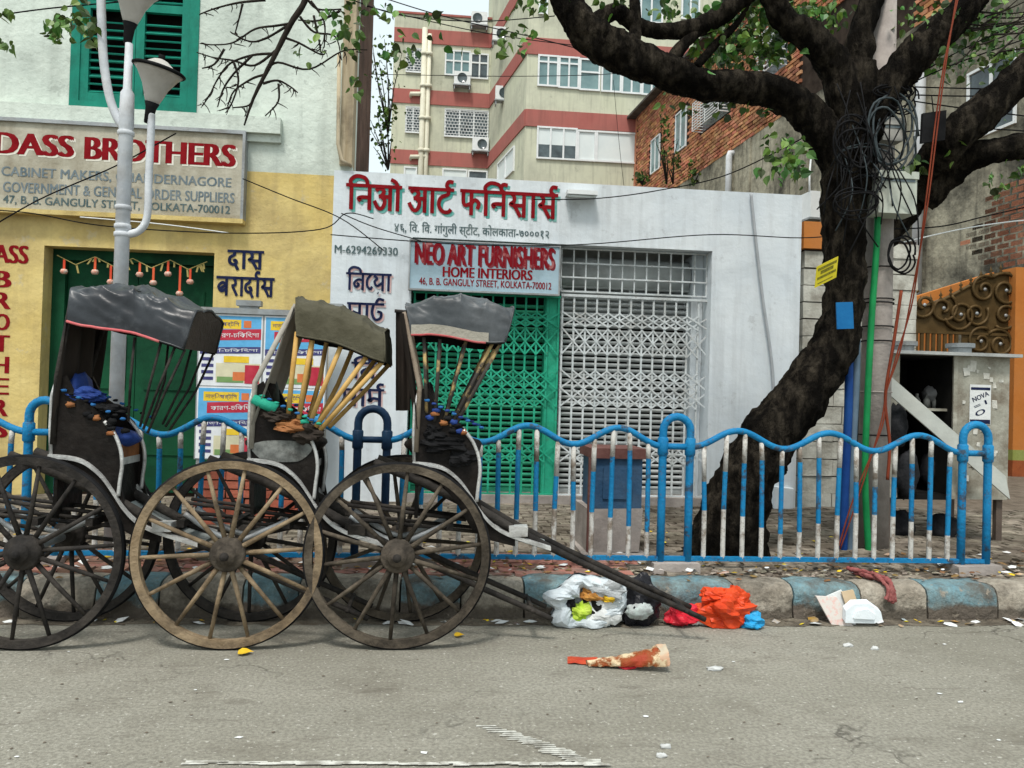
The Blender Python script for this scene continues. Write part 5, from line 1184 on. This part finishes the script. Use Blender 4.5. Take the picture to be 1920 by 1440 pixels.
def rickshaw(X, label, wood, tarp, hood, ribs, ribm, st):
    t = thing('rickshaw', label, 'rickshaw', (X, (YN+YF)/2, 0), 'hand pulled rickshaws parked in a row along the kerb')
    P3 = lambda p, Y: Vector((X+p[0], Y, p[1]))
    wheel(t, X, YN, wood, st['rot']); wheel(t, X, YF, wood if wood is not woodt else woodd, st['rot']+.2)
    MB().tube([(X, YN+.09, WR), (X, YF-.09, WR)], .022, 10).build('axle', steel, t)
    ya, yb = 4.665, 5.03
    for Y, nm in ((ya, 0), (yb-.022, 1)):
        pn = MB().prism([P3(p, Y) for p in PANEL], (0,.022,0)).build('side_panel', woodb, t)
        fs = FEND if True else 0
        q = spline(fs, 4)
        tr = MB()
        for (a0, c0_), (a1, c1_) in zip(q, q[1:]): tr.add([(X+a0, Y-.022, c0_+.0), (X+a1, Y-.022, c1_), (X+a1, Y+.045, c1_+.006), (X+a0, Y+.045, c0_+.006), (X+a0, Y-.022, c0_-.022), (X+a1, Y-.022, c1_-.022)], [(0,1,2,3),(4,5,1,0)])
        tr.build('fender_trim', trim, pn)
        MB().tube([P3(p, Y-.006) for p in spline(ARM, 4)], .011, 8).build('arm_trim', trim, pn)
        MB().tube([P3(b1(95,855), Y-.004), P3(b1(94,800), Y-.004), P3(b1(97,742), Y-.004), P3(b1(106,712), Y-.004)], .010, 8).build('back_trim', trim, pn)
        MB().tube([P3(p, Y+(.03 if nm == 0 else -.03)) for p in SHAFT], [.026,.030,.030,.026,.020,.018,.017,.016], 10).build('shaft', woodd, t)
        # spring blocks carrying the body on the axle
        pts = [(X-.30, Y+.06*(1 if nm == 0 else -1), WR+.20), (X-.15, Y+.06*(1 if nm == 0 else -1), WR+.10), (X, Y+.06*(1 if nm == 0 else -1), WR+.045), (X+.15, Y+.06*(1 if nm == 0 else -1), WR+.10), (X+.30, Y+.06*(1 if nm == 0 else -1), WR+.17)]
        MB().tube(spline([tuple(p) for p in pts], 5), .016, 8).build('spring', steel, t)
    # crossbars of the shafts, foot plate, floor
    e = SHAFT[-2]; MB().tube([(X+e[0], ya-.0, e[1]), (X+e[0], yb+.0, e[1])], .014, 8).build('crossbar', woodd, t)
    e = SHAFT[3]; MB().box((X+e[0]-.03, ya-.02, e[1]-.03), (X+e[0]+.05, yb+.02, e[1]-.005)).build('crossbar', woodg, t)
    MB().box((X+e[0]-.05, ya-.03, e[1]-.02), (X+e[0]+.06, ya+.055, e[1]+.035), .006).build('end_plate', trim if st.get('plate') else woodd, t)
    fl_ = [b1(215,952), b1(262,985), b1(300,1000), b1(372,1022)]
    mb = MB()
    for a, b in zip(fl_, fl_[1:]): mb.prism([P3(a, ya+.022), P3(b, ya+.022), P3(b, yb-.022), P3(a, yb-.022)], (0,0,-.02))
    mb.build('footboard', M('footboard', (.24,.28,.28), (.34,.37,.36), sc_=6, rough=.6, bump=.2, dirt=(.12,.11,.10), da=.5), t)
    for zz, xx0, xx1 in ((WR+.12, -.35, .55), (WR+.20, -.32, .40)):
        for yy in (ya+.10, yb-.12): MB().tube([(X+xx0, yy, zz+.06), (X+xx1, yy, zz-.02)], .013, 6).build('underframe_bar', woodd, t)
    for xx in (-.3, .0, .3): MB().box((X+xx-.02, ya-.01, WR+.13), (X+xx+.02, yb+.01, WR+.17)).build('cross_member', woodd, t)
    # seat: front boards, cushion, back
    s0, s1 = b1(226,868), b1(100,868); top = b1(215,805)[1]
    xf = s0[0]-.03
    MB().box((X+xf-.02, ya+.022, s0[1]-.33), (X+xf, yb-.022, s0[1]-.02)).build('seat_front', woodb, t)
    MB().box((X+xf-.02, ya+.022, s0[1]+.022), (X+xf+.002, yb-.022, s0[1]+.10)).build('seat_board', brownp if st.get('brown') else woodb, t)
    MB().box((X+xf-.02, ya+.022, s0[1]-.02), (X+xf+.008, yb-.022, s0[1]+.022)).build('seat_strip', trim, t)
    cu = blob(MB(), (X+xf-.18, (ya+yb)/2, s0[1]+.13), .24, (yb-ya)/2-.01, .075, st['seed'], .12).build('cushion', st.get('cush', woodb), t)
    bx0 = b1(100,800)[0]; btop = b1(110,706)[1]
    MB().obox((X+bx0+.0, ya+.022, s0[1]), (.03,0,0), (0, yb-ya-.044, 0), (-.01, 0, btop-s0[1]-.02)).build('seat_back', woodb, t)
    blob(MB(), (X+bx0+.06, (ya+yb)/2, (s0[1]+btop)/2+.1), .05, (yb-ya)/2-.02, .17, st['seed']+5, .15).build('back_cushion', st.get('cush', woodb), t)
    MB().box((X+bx0+.0, ya+.022, s0[1]-.30), (X+bx0+.02, yb-.022, s0[1])).build('rear_board', woodb, t)
    # rolled and beaded arm
    A, B = b1(122,732), b1(232,785)
    if st.get('roll'): MB().tube([P3(b1(104,738), ya-.01), P3(b1(150,758), ya-.015)], [.03,.034], 10).build('arm_roll', st['roll'], t)
    for k in range(9):
        u = k/8; p = (A[0]+(B[0]-A[0])*u, A[1]+(B[1]-A[1])*u)
        for Y in (ya-.02, yb+.02):
            blob(MB(), P3(p, Y), .016, .011, .008, k, .5, 8, 6).build('bead', st['bead'] if k % 2 == 0 else st['bead2'], t)
    for k in range(10):
        u = random.random(); p = (A[0]+(B[0]-A[0])*u+random.uniform(-.02,.05), A[1]+(B[1]-A[1])*u-.05-random.uniform(0,.07)); blob(MB(), P3(p, ya-.008), .026, .016, .016, k+9, .6, 8, 6).build('fringe_tuft', st['tuft'][k % len(st['tuft'])], t)
    # hood, ribs, curtains
    RT, RB, FT, FB = hood['pts']; h, fn = canopy(t, X, RT, RB, FT, FB, 4.60, 5.22, tarp, hood.get('crown', .05), st['seed'], hood.get('amp', .012))
    if hood.get('piping'): MB().tube([fn(u/24, .0)+Vector((0,-.004,-.004)) for u in range(20)], .008, 6).build('piping', rosetr, h)
    if hood.get('valance'):
        q = MB().grid(lambda u, v: fn(u*.82, .0)+Vector((0, .004, .0-.0+.055*v)) + Vector((0,-.014,0)), 24, 2); q.build('valance', hemp, h)
    for v_ in (0., 1.): MB().tube([fn(u/30, v_) for u in range(31)], .006, 6).build('hem', tarp, h)
    MB().tube([fn(1., v_/20) for v_ in range(21)], .007, 6).build('hem', tarp, h)
    # front flap closes the hood's front end
    e = [fn(1, k/16) for k in range(17)]; MB().add(e+[sum(e, Vector())/17], [(i, i+1, 17) for i in range(16)]+[(16, 0, 17)]).build('front_flap', hood.get('flap', cloth), h)
    for Y, k0 in ((4.64, 0), (5.19, 1)):
        for (tp, bt, r_) in ribs:
            MB().tube([P3(bt, ya+.0 if k0 == 0 else yb), P3(((tp[0]+bt[0])/2, (tp[1]+bt[1])/2), Y), P3(tp, Y)], r_, 8).build('hood_rib', ribm, t)
    # rear uprights and back curtain
    rb = RB; rr = (bx0+.01, btop)
    for Y in (4.66, 5.06): MB().tube([P3((bx0, s0[1]+.1), Y), P3(rr, Y), P3((RT[0]+.01, RT[1]-.03), Y if Y < 4.8 else 5.16)], .016, 8).build('upright', st.get('upright', woodd), t)
    def cur(u, v):
        y0_, y1_ = 4.63, 5.19; z0 = btop-.25; x = rr[0]+(RT[0]-rr[0])*v
        return Vector((X+x+.016*math.sin(u*19+v*2)-.01, y0_+(y1_-y0_)*u, z0+(RT[1]-.04-z0)*v))
    MB().grid(cur, 30, 8).build('back_curtain', st.get('curtain', cloth), t)
    return t
def rib1(xs): return [(b1(a, b, 4.62), b1(c, d, 4.66), r_) for a, b, c, d, r_ in xs]
H2x, H2y = 428, 1038
H2 = W(428, 1038, YN)
def b2(x, y, Y=4.66): p = W(x, y, Y); return (p.x-H2.x, p.z)
r1 = rickshaw(H1.x, 'rickshaw with charcoal tarpaulin hood, blue cushion and dark wheels by the green door', woodd, tarp1,
    dict(pts=(b1(127,542,4.62), b1(128,600,4.62), b1(362,590,4.62), b1(346,652,4.62)), crown=.075, amp=.021, piping=True, flap=M('flap_brown', (.045,.035,.028), (.075,.06,.05), sc_=5, bump=.4)),
    rib1(((300,640,262,800,.008),(326,650,268,805,.008),(345,655,276,812,.008),(250,632,240,790,.008))), woodd,
    dict(rot=.1, seed=1, brown=True, cush=bluec, bead=bluet, bead2=black, tuft=(black, brownp, black), curtain=cloth, plate=True))
r2 = rickshaw(H2.x, 'rickshaw with khaki canvas hood on yellow bamboo ribs and tan wheels', woodt, tarp2,
    dict(pts=(b2(550,560,4.62), b2(556,626,4.62), b2(718,624,4.62), b2(722,676,4.62)), crown=.045, amp=.012, flap=tarp2),
    [(b2(a,b,4.62), b2(c,d,4.66), .015) for a,b,c,d in ((556,622,540,780),(586,625,560,785),(640,645,582,790),(690,664,592,800),(718,676,600,806))], bamboo,
    dict(rot=.05, seed=2, roll=greent, bead=greent, bead2=bluet, tuft=(brownp, greent, cloth), curtain=clothg, upright=clothg))
r3 = rickshaw(H3.x, 'rickshaw with slate hood and rose piping in front of the green gate', woodg, tarp3,
    dict(pts=(b3(756,574,4.62), b3(770,628,4.62), b3(962,582,4.62), b3(946,642,4.62)), crown=.07, amp=.017, piping=True, valance=True, flap=tarp3),
    [(b3(a,b,4.62), b3(c,d,4.66), .011) for a,b,c,d in ((795,632,800,775),(825,635,815,790),(875,635,832,795),(925,640,845,800),(938,645,850,805))], M('worn_rib', (.05,.045,.04), (.42,.30,.13), sc_=9, rough=.7, bump=.2, low=.5, high=.62),
    dict(rot=.16, seed=3, bead=bluet, bead2=bluec, tuft=(bluec, brownp, black), curtain=cloth, upright=M('pale_upright', (.20,.16,.12), (.28,.23,.18), sc_=8, bump=.3), plate=True))
# worn pale patch on the second rickshaw's side, cloth thrown over the third one's seat
e = b2(528, 846); MB().prism([(H2.x+e[0]+.17*math.cos(a_)*(1+.12*math.sin(3*a_)), 4.662, e[1]+.075*math.sin(a_)*(1+.15*math.cos(2*a_))) for a_ in [k*.314 for k in range(20)]], (0,-.004,0)).build('worn_patch', M('worn_patch', (.10,.105,.10), (.24,.25,.235), sc_=9, rough=.9, bump=.4, dirt=(.03,.028,.025), da=.8, dsc=8), r2)
for e_, rx_, rz_, sd_ in (((835,835), .15, .05, 71), ((865,858), .09, .06, 72), ((812,812), .07, .05, 73)):
    e = b3(*e_); crumple(MB(), (H3.x+e[0], 4.70, e[1]), rx_, .08, rz_, sd_, .5).build('seat_cloth', black, r3)
for e_, rx_, rz_, sd_, mt_ in (((150,742), .10, .04, 81, bluec), ((190,772), .10, .04, 82, black)):
    e = b1(*e_); crumple(MB(), (H1.x+e[0], 4.74, e[1]), rx_, .08, rz_, sd_, .5).build('seat_cloth', mt_, r1)
for e_, rx_, rz_, sd_, mt_ in (((545,800), .10, .04, 84, brownp), ((575,815), .08, .05, 85, cloth), ((520,780), .09, .035, 86, cloth)):
    e = b2(*e_); crumple(MB(), (H2.x+e[0], 4.68, e[1]), rx_, .06, rz_, sd_, .6).build('seat_cloth', mt_, r2)
# folded brown curtain strip hanging behind the third rickshaw's hood
q = MB().grid(lambda u, v: W(742+26*u, 585+185*v, 5.18)+Vector((0,.02*math.sin(u*9),0)), 8, 12); o = q.build('hanging_curtain', cloth, r3)
MB().tube([W(740,583,5.18), W(800,588,5.18)], .012, 6).build('curtain_rod', woodd, r3)

# ================================================================== RUBBISH
def sheet(name, label, cat, pts, mat, grp=None, thick=.004, parent=None):
    o = MB().prism(pts, (0,.0,thick)).build(name, mat, parent)
    if parent is None: tag(o, label, cat, grp)
    return o
white_p = M('white_plastic', (.50,.56,.60), (.62,.67,.70), sc_=7, rough=.3, bump=.6, bsc=24, bd=.012)
black_p = M('black_plastic', (.008,.008,.010), (.02,.02,.024), sc_=7, rough=.3, bump=.6, bsc=24, bd=.012)
red_p = M('orange_plastic', (.52,.04,.012), (.62,.075,.02), sc_=7, rough=.3, bump=.6, bsc=24, bd=.012)
crim_p = M('crimson_plastic', (.52,.015,.03), (.6,.03,.05), sc_=7, rough=.3, bump=.6, bsc=24, bd=.012)
blue_p = M('blue_plastic', (.015,.24,.52), (.03,.32,.6), sc_=7, rough=.3, bump=.6, bsc=24, bd=.012)
def ground_blob(label, name, x, y, rx, ry, rz, mat, seed, amp=.3, Y=None, cat='rubbish', part_of=None, nu=40, nv=28):
    p = G(x, y); c = Vector((p.x, Y if Y else p.y, rz*.86))
    o = crumple(MB(), c, rx, ry, rz, seed, amp*1.3).build(name, mat, part_of)
    if part_of is None: tag(o, label, cat)
    return o, c
wb = thing('rubbish_bag', 'torn white plastic bag spilling rubbish against the kerb', 'rubbish bag', G(1098, 1172))
c = Vector((G(1098,1172).x, 5.04, .155))
def sack(u, v):                         # open mouth of the sack faces the road
    th = u*2*math.pi; ph = v*2*math.pi
    q = Vector((math.cos(th)*2, math.sin(th)*2, v*2)); w_ = 1+.55*noise.noise(q*1.1)+.28*(1-2*abs(noise.noise(q*2.6)))+.12*(1-2*abs(noise.noise(q*6)))
    mj = .165+.05*noise.noise((math.cos(th)*2, 4, math.sin(th)*2)); mn = .05*w_
    r_ = mj+mn*math.cos(ph)
    p = c+Vector((r_*math.cos(th)*1.18, -.02+mn*1.25*math.sin(ph), r_*math.sin(th)*.80)); p.z = max(p.z, .004); return p
q = MB().grid(sack, 46, 14, smooth=False); q.build('bag_skin', white_p, wb)
crumple(MB(), c+Vector((.0,.05,0)), .19, .06, .13, 3, .3).build('bag_back', white_p, wb)
for i, (dx, dz, rx, rz, mt) in enumerate(((-.12,-.01,.04,.05,black_p),(.03,-.03,.06,.07,dark),(-.04,-.06,.05,.055,M('lime_wrapper', (.35,.55,.02), (.5,.62,.1), sc_=20, rough=.5, bump=.3)),(.10,-.05,.085,.07,paper),(.04,.06,.07,.035,M('food_scrap', (.30,.12,.03), (.5,.25,.06), sc_=25, bump=.5)),(.14,.04,.05,.025,leafy),(.13,.09,.10,.05,M('grey_film', (.30,.32,.33), (.4,.42,.43), sc_=9, rough=.4, bump=.5)))):
    crumple(MB(), c+Vector((dx, -.035-.006*i, dz)), rx*1.1, .035, rz*1.1, i+20, .7, 20, 14).build('spilled_piece', mt, wb)
o, c = ground_blob('black rubbish bag slumped between the white bag and the blue kerb stone', 'rubbish_bag', 1196, 1172, .145, .11, .165, black_p, 8, .3, 5.06, 'rubbish bag')
o, c2 = ground_blob('', 'x', 1196, 1172, .01, .01, .01, black_p, 8); bpy.data.objects.remove(o)
o = blob(MB(), c+Vector((-.02,-.11,-.02)), .09, .03, .05, 31, .5).build('paper_cup', M('pale_wrap', (.5,.58,.56), (.3,.3,.3), sc_=25, bump=.3), None); tag(o, 'crumpled pale wrapper lying against the black rubbish bag', 'wrapper')
ob = thing('rubbish_bag', 'bright orange plastic bag heaped at the foot of the kerb', 'rubbish bag', G(1350, 1170))
o, c = ground_blob('', 'bag_skin', 1350, 1170, .165, .10, .115, red_p, 12, .42, 5.02, part_of=ob)
crumple(MB(), c+Vector((-.05,.0,.10)), .10, .06, .05, 44, .5).build('bag_fold', red_p, ob); crumple(MB(), c+Vector((.09,.0,.07)), .07, .06, .09, 45, .5).build('bag_fold', red_p, ob)
ground_blob('crimson plastic bag squashed beside the orange bag', 'rubbish_bag', 1272, 1168, .09, .07, .075, crim_p, 14, .4, 5.04, 'rubbish bag')
ground_blob('small blue plastic bag tucked under the orange one', 'rubbish_bag', 1402, 1172, .075, .06, .055, blue_p, 15, .35, 4.98, 'rubbish bag')
ground_blob('crumpled cream paper between the crimson and orange bags', 'crumpled_paper', 1300, 1166, .07, .05, .05, paper, 16, .5, 5.06, 'paper')
cb_ = thing('paper_box', 'torn pinkish white card box leaning on the kerb', 'box', G(1580, 1172))
card = M('card_print', (.60,.56,.52), (.66,.40,.36), sc_=35, rough=.8, bump=.1, low=.5, high=.66)
MB().obox(G(1560,1172), G(1600,1174)-G(1560,1172), (0,.02,.0), W(1530,1118,5.1)-G(1560,1172)).build('panel', card, cb_)
MB().obox(W(1546,1120,5.12), W(1578,1106,5.14)-W(1546,1120,5.12), (0,.012,0), W(1560,1150,5.1)-W(1546,1120,5.12)).build('flap', paper, cb_)
MB().obox(W(1578,1110,5.11), W(1600,1106,5.12)-W(1578,1110,5.11), (0,.012,0), W(1588,1140,5.09)-W(1578,1110,5.11)).build('flap', M('kraft', (.50,.38,.24), (.56,.44,.3), bump=.1), cb_)
fo = thing('foam_lid', 'white foam box lid tipped on its edge by the kerb', 'lid', G(1620, 1170))
MB().prism([W(x, y, 5.0) for x, y in ((1585,1168),(1586,1145),(1600,1133),(1630,1132),(1652,1148),(1655,1162),(1640,1169))], (.0,.04,.02)).build('shell', M('foam', (.68,.74,.78), (.74,.79,.82), sc_=8, rough=.7, bump=.2), fo)
MB().prism([W(x, y, 4.985) for x, y in ((1602,1160),(1606,1146),(1626,1142),(1642,1152),(1640,1162))], (.0,.02,.006)).build('hollow', MATS['foam'], fo)
ow = thing('food_wrapper', 'crumpled orange and red food wrapper lying out on the road', 'wrapper', G(1160, 1250))
wrap = M('wrapper_print', (.30,.045,.02), (.17,.085,.018), sc_=9, rough=.5, bump=.5, dirt=(.68,.55,.36), da=.9, dsc=9, dlo=.5, dhi=.6)
wrap2 = M('wrapper_red', (.40,.035,.02), (.48,.08,.03), sc_=9, rough=.5, bump=.4)
g0 = G(1160, 1245)
P_a, P_b = G(1100, 1250), G(1242, 1254)
def wf(u, v):                            # half-rolled tube, pinched at the tail and gaping at the mouth
    p = P_a.lerp(P_b, u); rad = .018+.052*u**1.2+.006*noise.noise((u*11, v*5, 1)); th = -.35+4.2*v
    return Vector((p.x+.012*noise.noise((u*7, v*6, 3)), p.y-rad*math.cos(th)*1.15, max(.004, rad*.85+rad*math.sin(th)*.95+.008*noise.noise((u*14, v*9, 2)))))
MB().grid(wf, 30, 20, smooth=False).build('foil', wrap, ow)
MB().grid(lambda u, v: G(1064+56*u, 1246-13*v+3*u)+Vector((0,0,.006+.022*math.sin(v*3.1)*u+.010*abs(noise.noise((u*6,v*6,4))))), 8, 6, smooth=False).build('foil_tail', wrap2, ow)
MB().grid(lambda u, v: wf(.93+.09*u, v)+Vector((.006*u, 0, .004)), 3, 20, smooth=False).build('foil_rim', M('wrapper_inner', (.46,.40,.30), (.56,.30,.18), sc_=12, rough=.6, bump=.2), ow)
crumple(MB(), G(1178,1254)+Vector((0,0,.012)), .05, .02, .012, 51, .5).build('red_scrap', crim_p, ow)
# maroon rag over the kerb
q = MB()
for k in range(5):
    pts = [(1590+k*6, 1066+k*2, 5.5), (1625, 1072+k*3, 5.38), (1648+k*3, 1080+k*2, 5.25), (1664+k*2, 1100, 5.15), (1662+k*3, 1128, 5.14)]
    q.tube(spline([tuple(W(x+random.uniform(-5,5), y+random.uniform(-5,5), Y)) for x, y, Y in pts], 9), .014, 8, nz=.7, nsc=45)
tag(q.build('rag', M('rag', (.20,.05,.05), (.32,.12,.11), sc_=30, rough=.95, bump=.6), None), 'twisted maroon rag drooping over the kerb stones', 'cloth')
# litter nobody could count: leaves, paper scraps, crumbs of rubble
def scraps(name, label, mat, n, fn, smin, smax, cat='litter', flat=False):
    q = MB()
    for i in range(n):
        p = fn(); s = random.uniform(smin, smax); a = random.uniform(0, 6.28)
        k = random.randrange(4, 7); rr = [random.uniform(.6,1.1) for _ in range(k)]
        tl = 0 if flat else random.uniform(-.35,.35)
        ring = [Vector((p[0]+s*rr[j]*math.cos(a+6.283*j/k), p[1]+s*.7*rr[j]*math.sin(a+6.283*j/k), p[2]+.004+s*.5*abs(tl)+s*tl*math.cos(6.283*j/k))) for j in range(k)]
        c = sum(ring, Vector())/k+Vector((0,0,s*.22)); q.add(ring+[c], [(j, (j+1) % k, k) for j in range(k)])
    o = q.build(name, mat, None); o['kind'] = 'stuff'; o['label'] = label; o['category'] = cat; return o
U = random.uniform
scraps('fallen_leaves', 'yellow fallen leaves scattered along kerb and pavement', leafy, 90, lambda: (U(-3.5,5.5), random.choice((U(5.46,5.9), U(5.9,7.5))), PZ+.005), .012, .032)
scraps('gutter_leaves', 'yellow leaves lying in the gutter', leafy, 36, lambda: (U(-3.4,5.5), U(5.04,5.15), .002), .012, .03)
scraps('paper_scraps', 'torn white scraps of paper along the kerb', paper, 90, lambda: (U(-3.5,5.5), random.choice((U(5.46,6.4), U(5.46,5.8))), PZ+.006), .015, .05)
scraps('gutter_scraps', 'white scraps lying in the gutter', paper, 40, lambda: (U(-3.4,5.5), U(5.02,5.15), .002), .02, .06)
scraps('rubble', 'grey and brown crumbs of rubble along the pavement edge', M('rubble_mix', (.10,.085,.065), (.30,.26,.21), sc_=25, rough=1, bump=.5, rnd=.6), 1500, lambda: (U(-5,6.5), random.gauss(5.58,.13), PZ-.02), .008, .042)
scraps('gutter_grit', 'dark grit and crumbs in the gutter', soil, 700, lambda: (U(-5,6.5), 5.165-abs(random.gauss(0,.05)), 0), .006, .022)
scraps('brown_leaves', 'dry brown leaves and rubbish under the railing', M('dry_leaf', (.12,.07,.03), (.20,.12,.05), sc_=20, rnd=.5, bump=.3), 320, lambda: (U(-3,5.2), random.gauss(5.7,.22), PZ+.004), .015, .04)
scraps('wrappers', 'bright torn wrappers strewn along kerb and gutter', M('wrapper_mix', (.34,.16,.05), (.30,.34,.36), sc_=6, rough=.5, bump=.2, rnd=.6), 70, lambda: random.choice(((U(.4,4.8), U(5.0,5.15), .004), (U(1.2,5.2), U(5.45,6.3), PZ+.006))), .015, .05)
scraps('road_grit', 'small dark specks of grit on the road', soil, 260, lambda: (U(-4,5), U(2.6,5.0), 0), .004, .012, flat=True)
scraps('road_paper', 'tiny white scraps strewn over the road', paper, 26, lambda: (U(-3.5,4.5), U(2.8,4.9), 0), .008, .025, flat=True)
for i, (x, y, s, lab) in enumerate(((446,1228,.075,'yellow leaf lying on the road under the tan rickshaw wheel'),(852,1195,.055,'curled yellow leaf lying on the road beyond the third wheel'),(445,1229,0,''))):
    if s:
        q = leaf_mesh(s); p = G(x, y)+Vector((0,0,.012)); me = q.mesh('yellow_leaf', leafy); o = bpy.data.objects.new('yellow_leaf', me); COL.objects.link(o); o.location = p; o.rotation_euler = (.12,.2,-1.4); tag(o, lab, 'leaf')
for i, (x, y, rx) in enumerate(((1340,1256,.045),(1248,1402,.025),(1240,1420,.022),(1590,1212,.03),(1640,1218,.025))):
    o = blob(MB(), G(x, y)+Vector((0,0,.006)), rx, rx*.5, .012, i+60, .5, 14, 8).build('paper_scrap', M('scrap_grey', (.44,.45,.44), (.55,.56,.55), sc_=20, bump=.3), None); tag(o, 'flattened white scrap of plastic lying on the open road', 'scrap', 'white scraps on the road')

# ================================================================== OVERHEAD CABLES
def wire(pts, r=.006, mat=black, lab='thin black overhead cable strung across the shop fronts'):
    q = spline([tuple(W(x, y, Y)) for x, y, Y in pts], 8); o = MB().tube(q, r, 6).build('overhead_cable', mat, None); tag(o, lab, 'cable', 'overhead cables'); return o
CABLES = ([(-60,452,7),(70,376,7),(215,312,7),(330,250,7.2)], [(-40,392,8.2),(60,400,8.2),(200,424,8.2),(430,437,8.2),(600,430,8.2),(650,400,8.4),(700,410,8.6)], [(455,335,8.5),(540,370,8.5),(640,410,8.5),(720,470,8.5)],
          [(-40,34,6.8),(90,16,6.8),(260,0,6.8),(420,-20,6.8)], [(640,138,14),(800,141,14),(960,143,14),(1120,140,14),(1220,131,14)], [(620,440,8.7),(770,452,8.7),(920,460,8.7),(1100,458,8.7),(1330,440,8.7),(1500,446,8.6),(1620,436,7)],
          [(1000,374,8.7),(1120,372,8.7),(1240,356,8.4),(1370,325,7.8),(1560,230,6.8)], [(700,-10,9),(830,30,9),(1000,70,9),(1180,115,9),(1320,140,7.5)], [(680,10,10),(900,60,10),(1100,88,10),(1300,110,10)],
          [(1715,163,6.6),(1820,166,6.6),(1960,168,6.6)], [(1715,178,6.6),(1830,180,6.6),(1960,172,6.6)], [(1715,190,6.6),(1820,205,6.6),(1960,222,6.6)], [(1670,250,6.5),(1800,240,6.6),(1960,248,6.6)],
          [(1640,430,6.6),(1760,425,6.6),(1850,405,6.6),(1960,380,6.6)], [(1150,150,20),(1160,260,20),(1170,350,20)], [(1300,150,9),(1420,160,8),(1560,200,7)],
          [(640,400,8.8),(700,425,8.8),(790,452,8.8)], [(660,0,7),(760,30,8),(900,40,9),(1040,30,9)], [(1690,165,6.5),(1790,120,6.5),(1960,60,6.5)], [(1690,160,6.5),(1800,95,6.5),(1960,20,6.5)])
CABLE_LABELS = ('thin black cable slanting across the DASS BROTHERS signboard', 'thin black slack cable sagging across the yellow wall under the signboard', 'thin black cable drooping from the signboard corner to the white shop', 'thin black cable crossing in front of the green louvred window', 'thin black cable strung level across the cream apartment block', 'thin black long cable running along the top of the shop gates', 'thin black cable rising from the tube light to the tree', "thin black cable dropping across the cream block into the tree's long bough", 'thin black cable crossing the top floors of the cream block', 'thin black uppermost level cable passing the window of the cement house', 'thin black middle level cable passing the window of the cement house', 'thin black cable falling away past the window of the cement house', 'thin black cable passing behind the hanging dark panel', 'thin black cable sagging from the pole over the scrolled gate', 'thin black thin cable hanging straight down before the cream block', 'thin black cable running into the fork of the tree beside the brick wall', 'thin black cable stapled slanting down the left end of the white wall', 'thin black cable looping under the sky gap beside the cream block', 'thin black cable climbing steeply from the coils past the cement house', 'thin black cable climbing steepest from the coils into the right hand crown')
for p, l_ in zip(CABLES, CABLE_LABELS): wire(p, lab=l_)
wire([(150,407,8.8),(300,420,8.75),(430,437,8.75)], .006, aluwhite, 'pale cable stretched along the foot of the DASS BROTHERS signboard')
wire([(1690,455,6.6),(1800,430,6.6),(1900,415,6.6),(1960,412,6.6)], .006, aluwhite, 'pale cable leading from the pole over the scrolled gate')
wire([(1408,362,8.88),(1416,440,8.88),(1430,560,8.88),(1448,690,8.88),(1452,820,8.86)], .018, M('wall_stripe', (.34,.36,.38), (.4,.42,.44), sc_=8, bump=.2), 'grey curved stripe running down the right end of the white wall')  # grey tube close to the wall, drawing a curved stripe down it
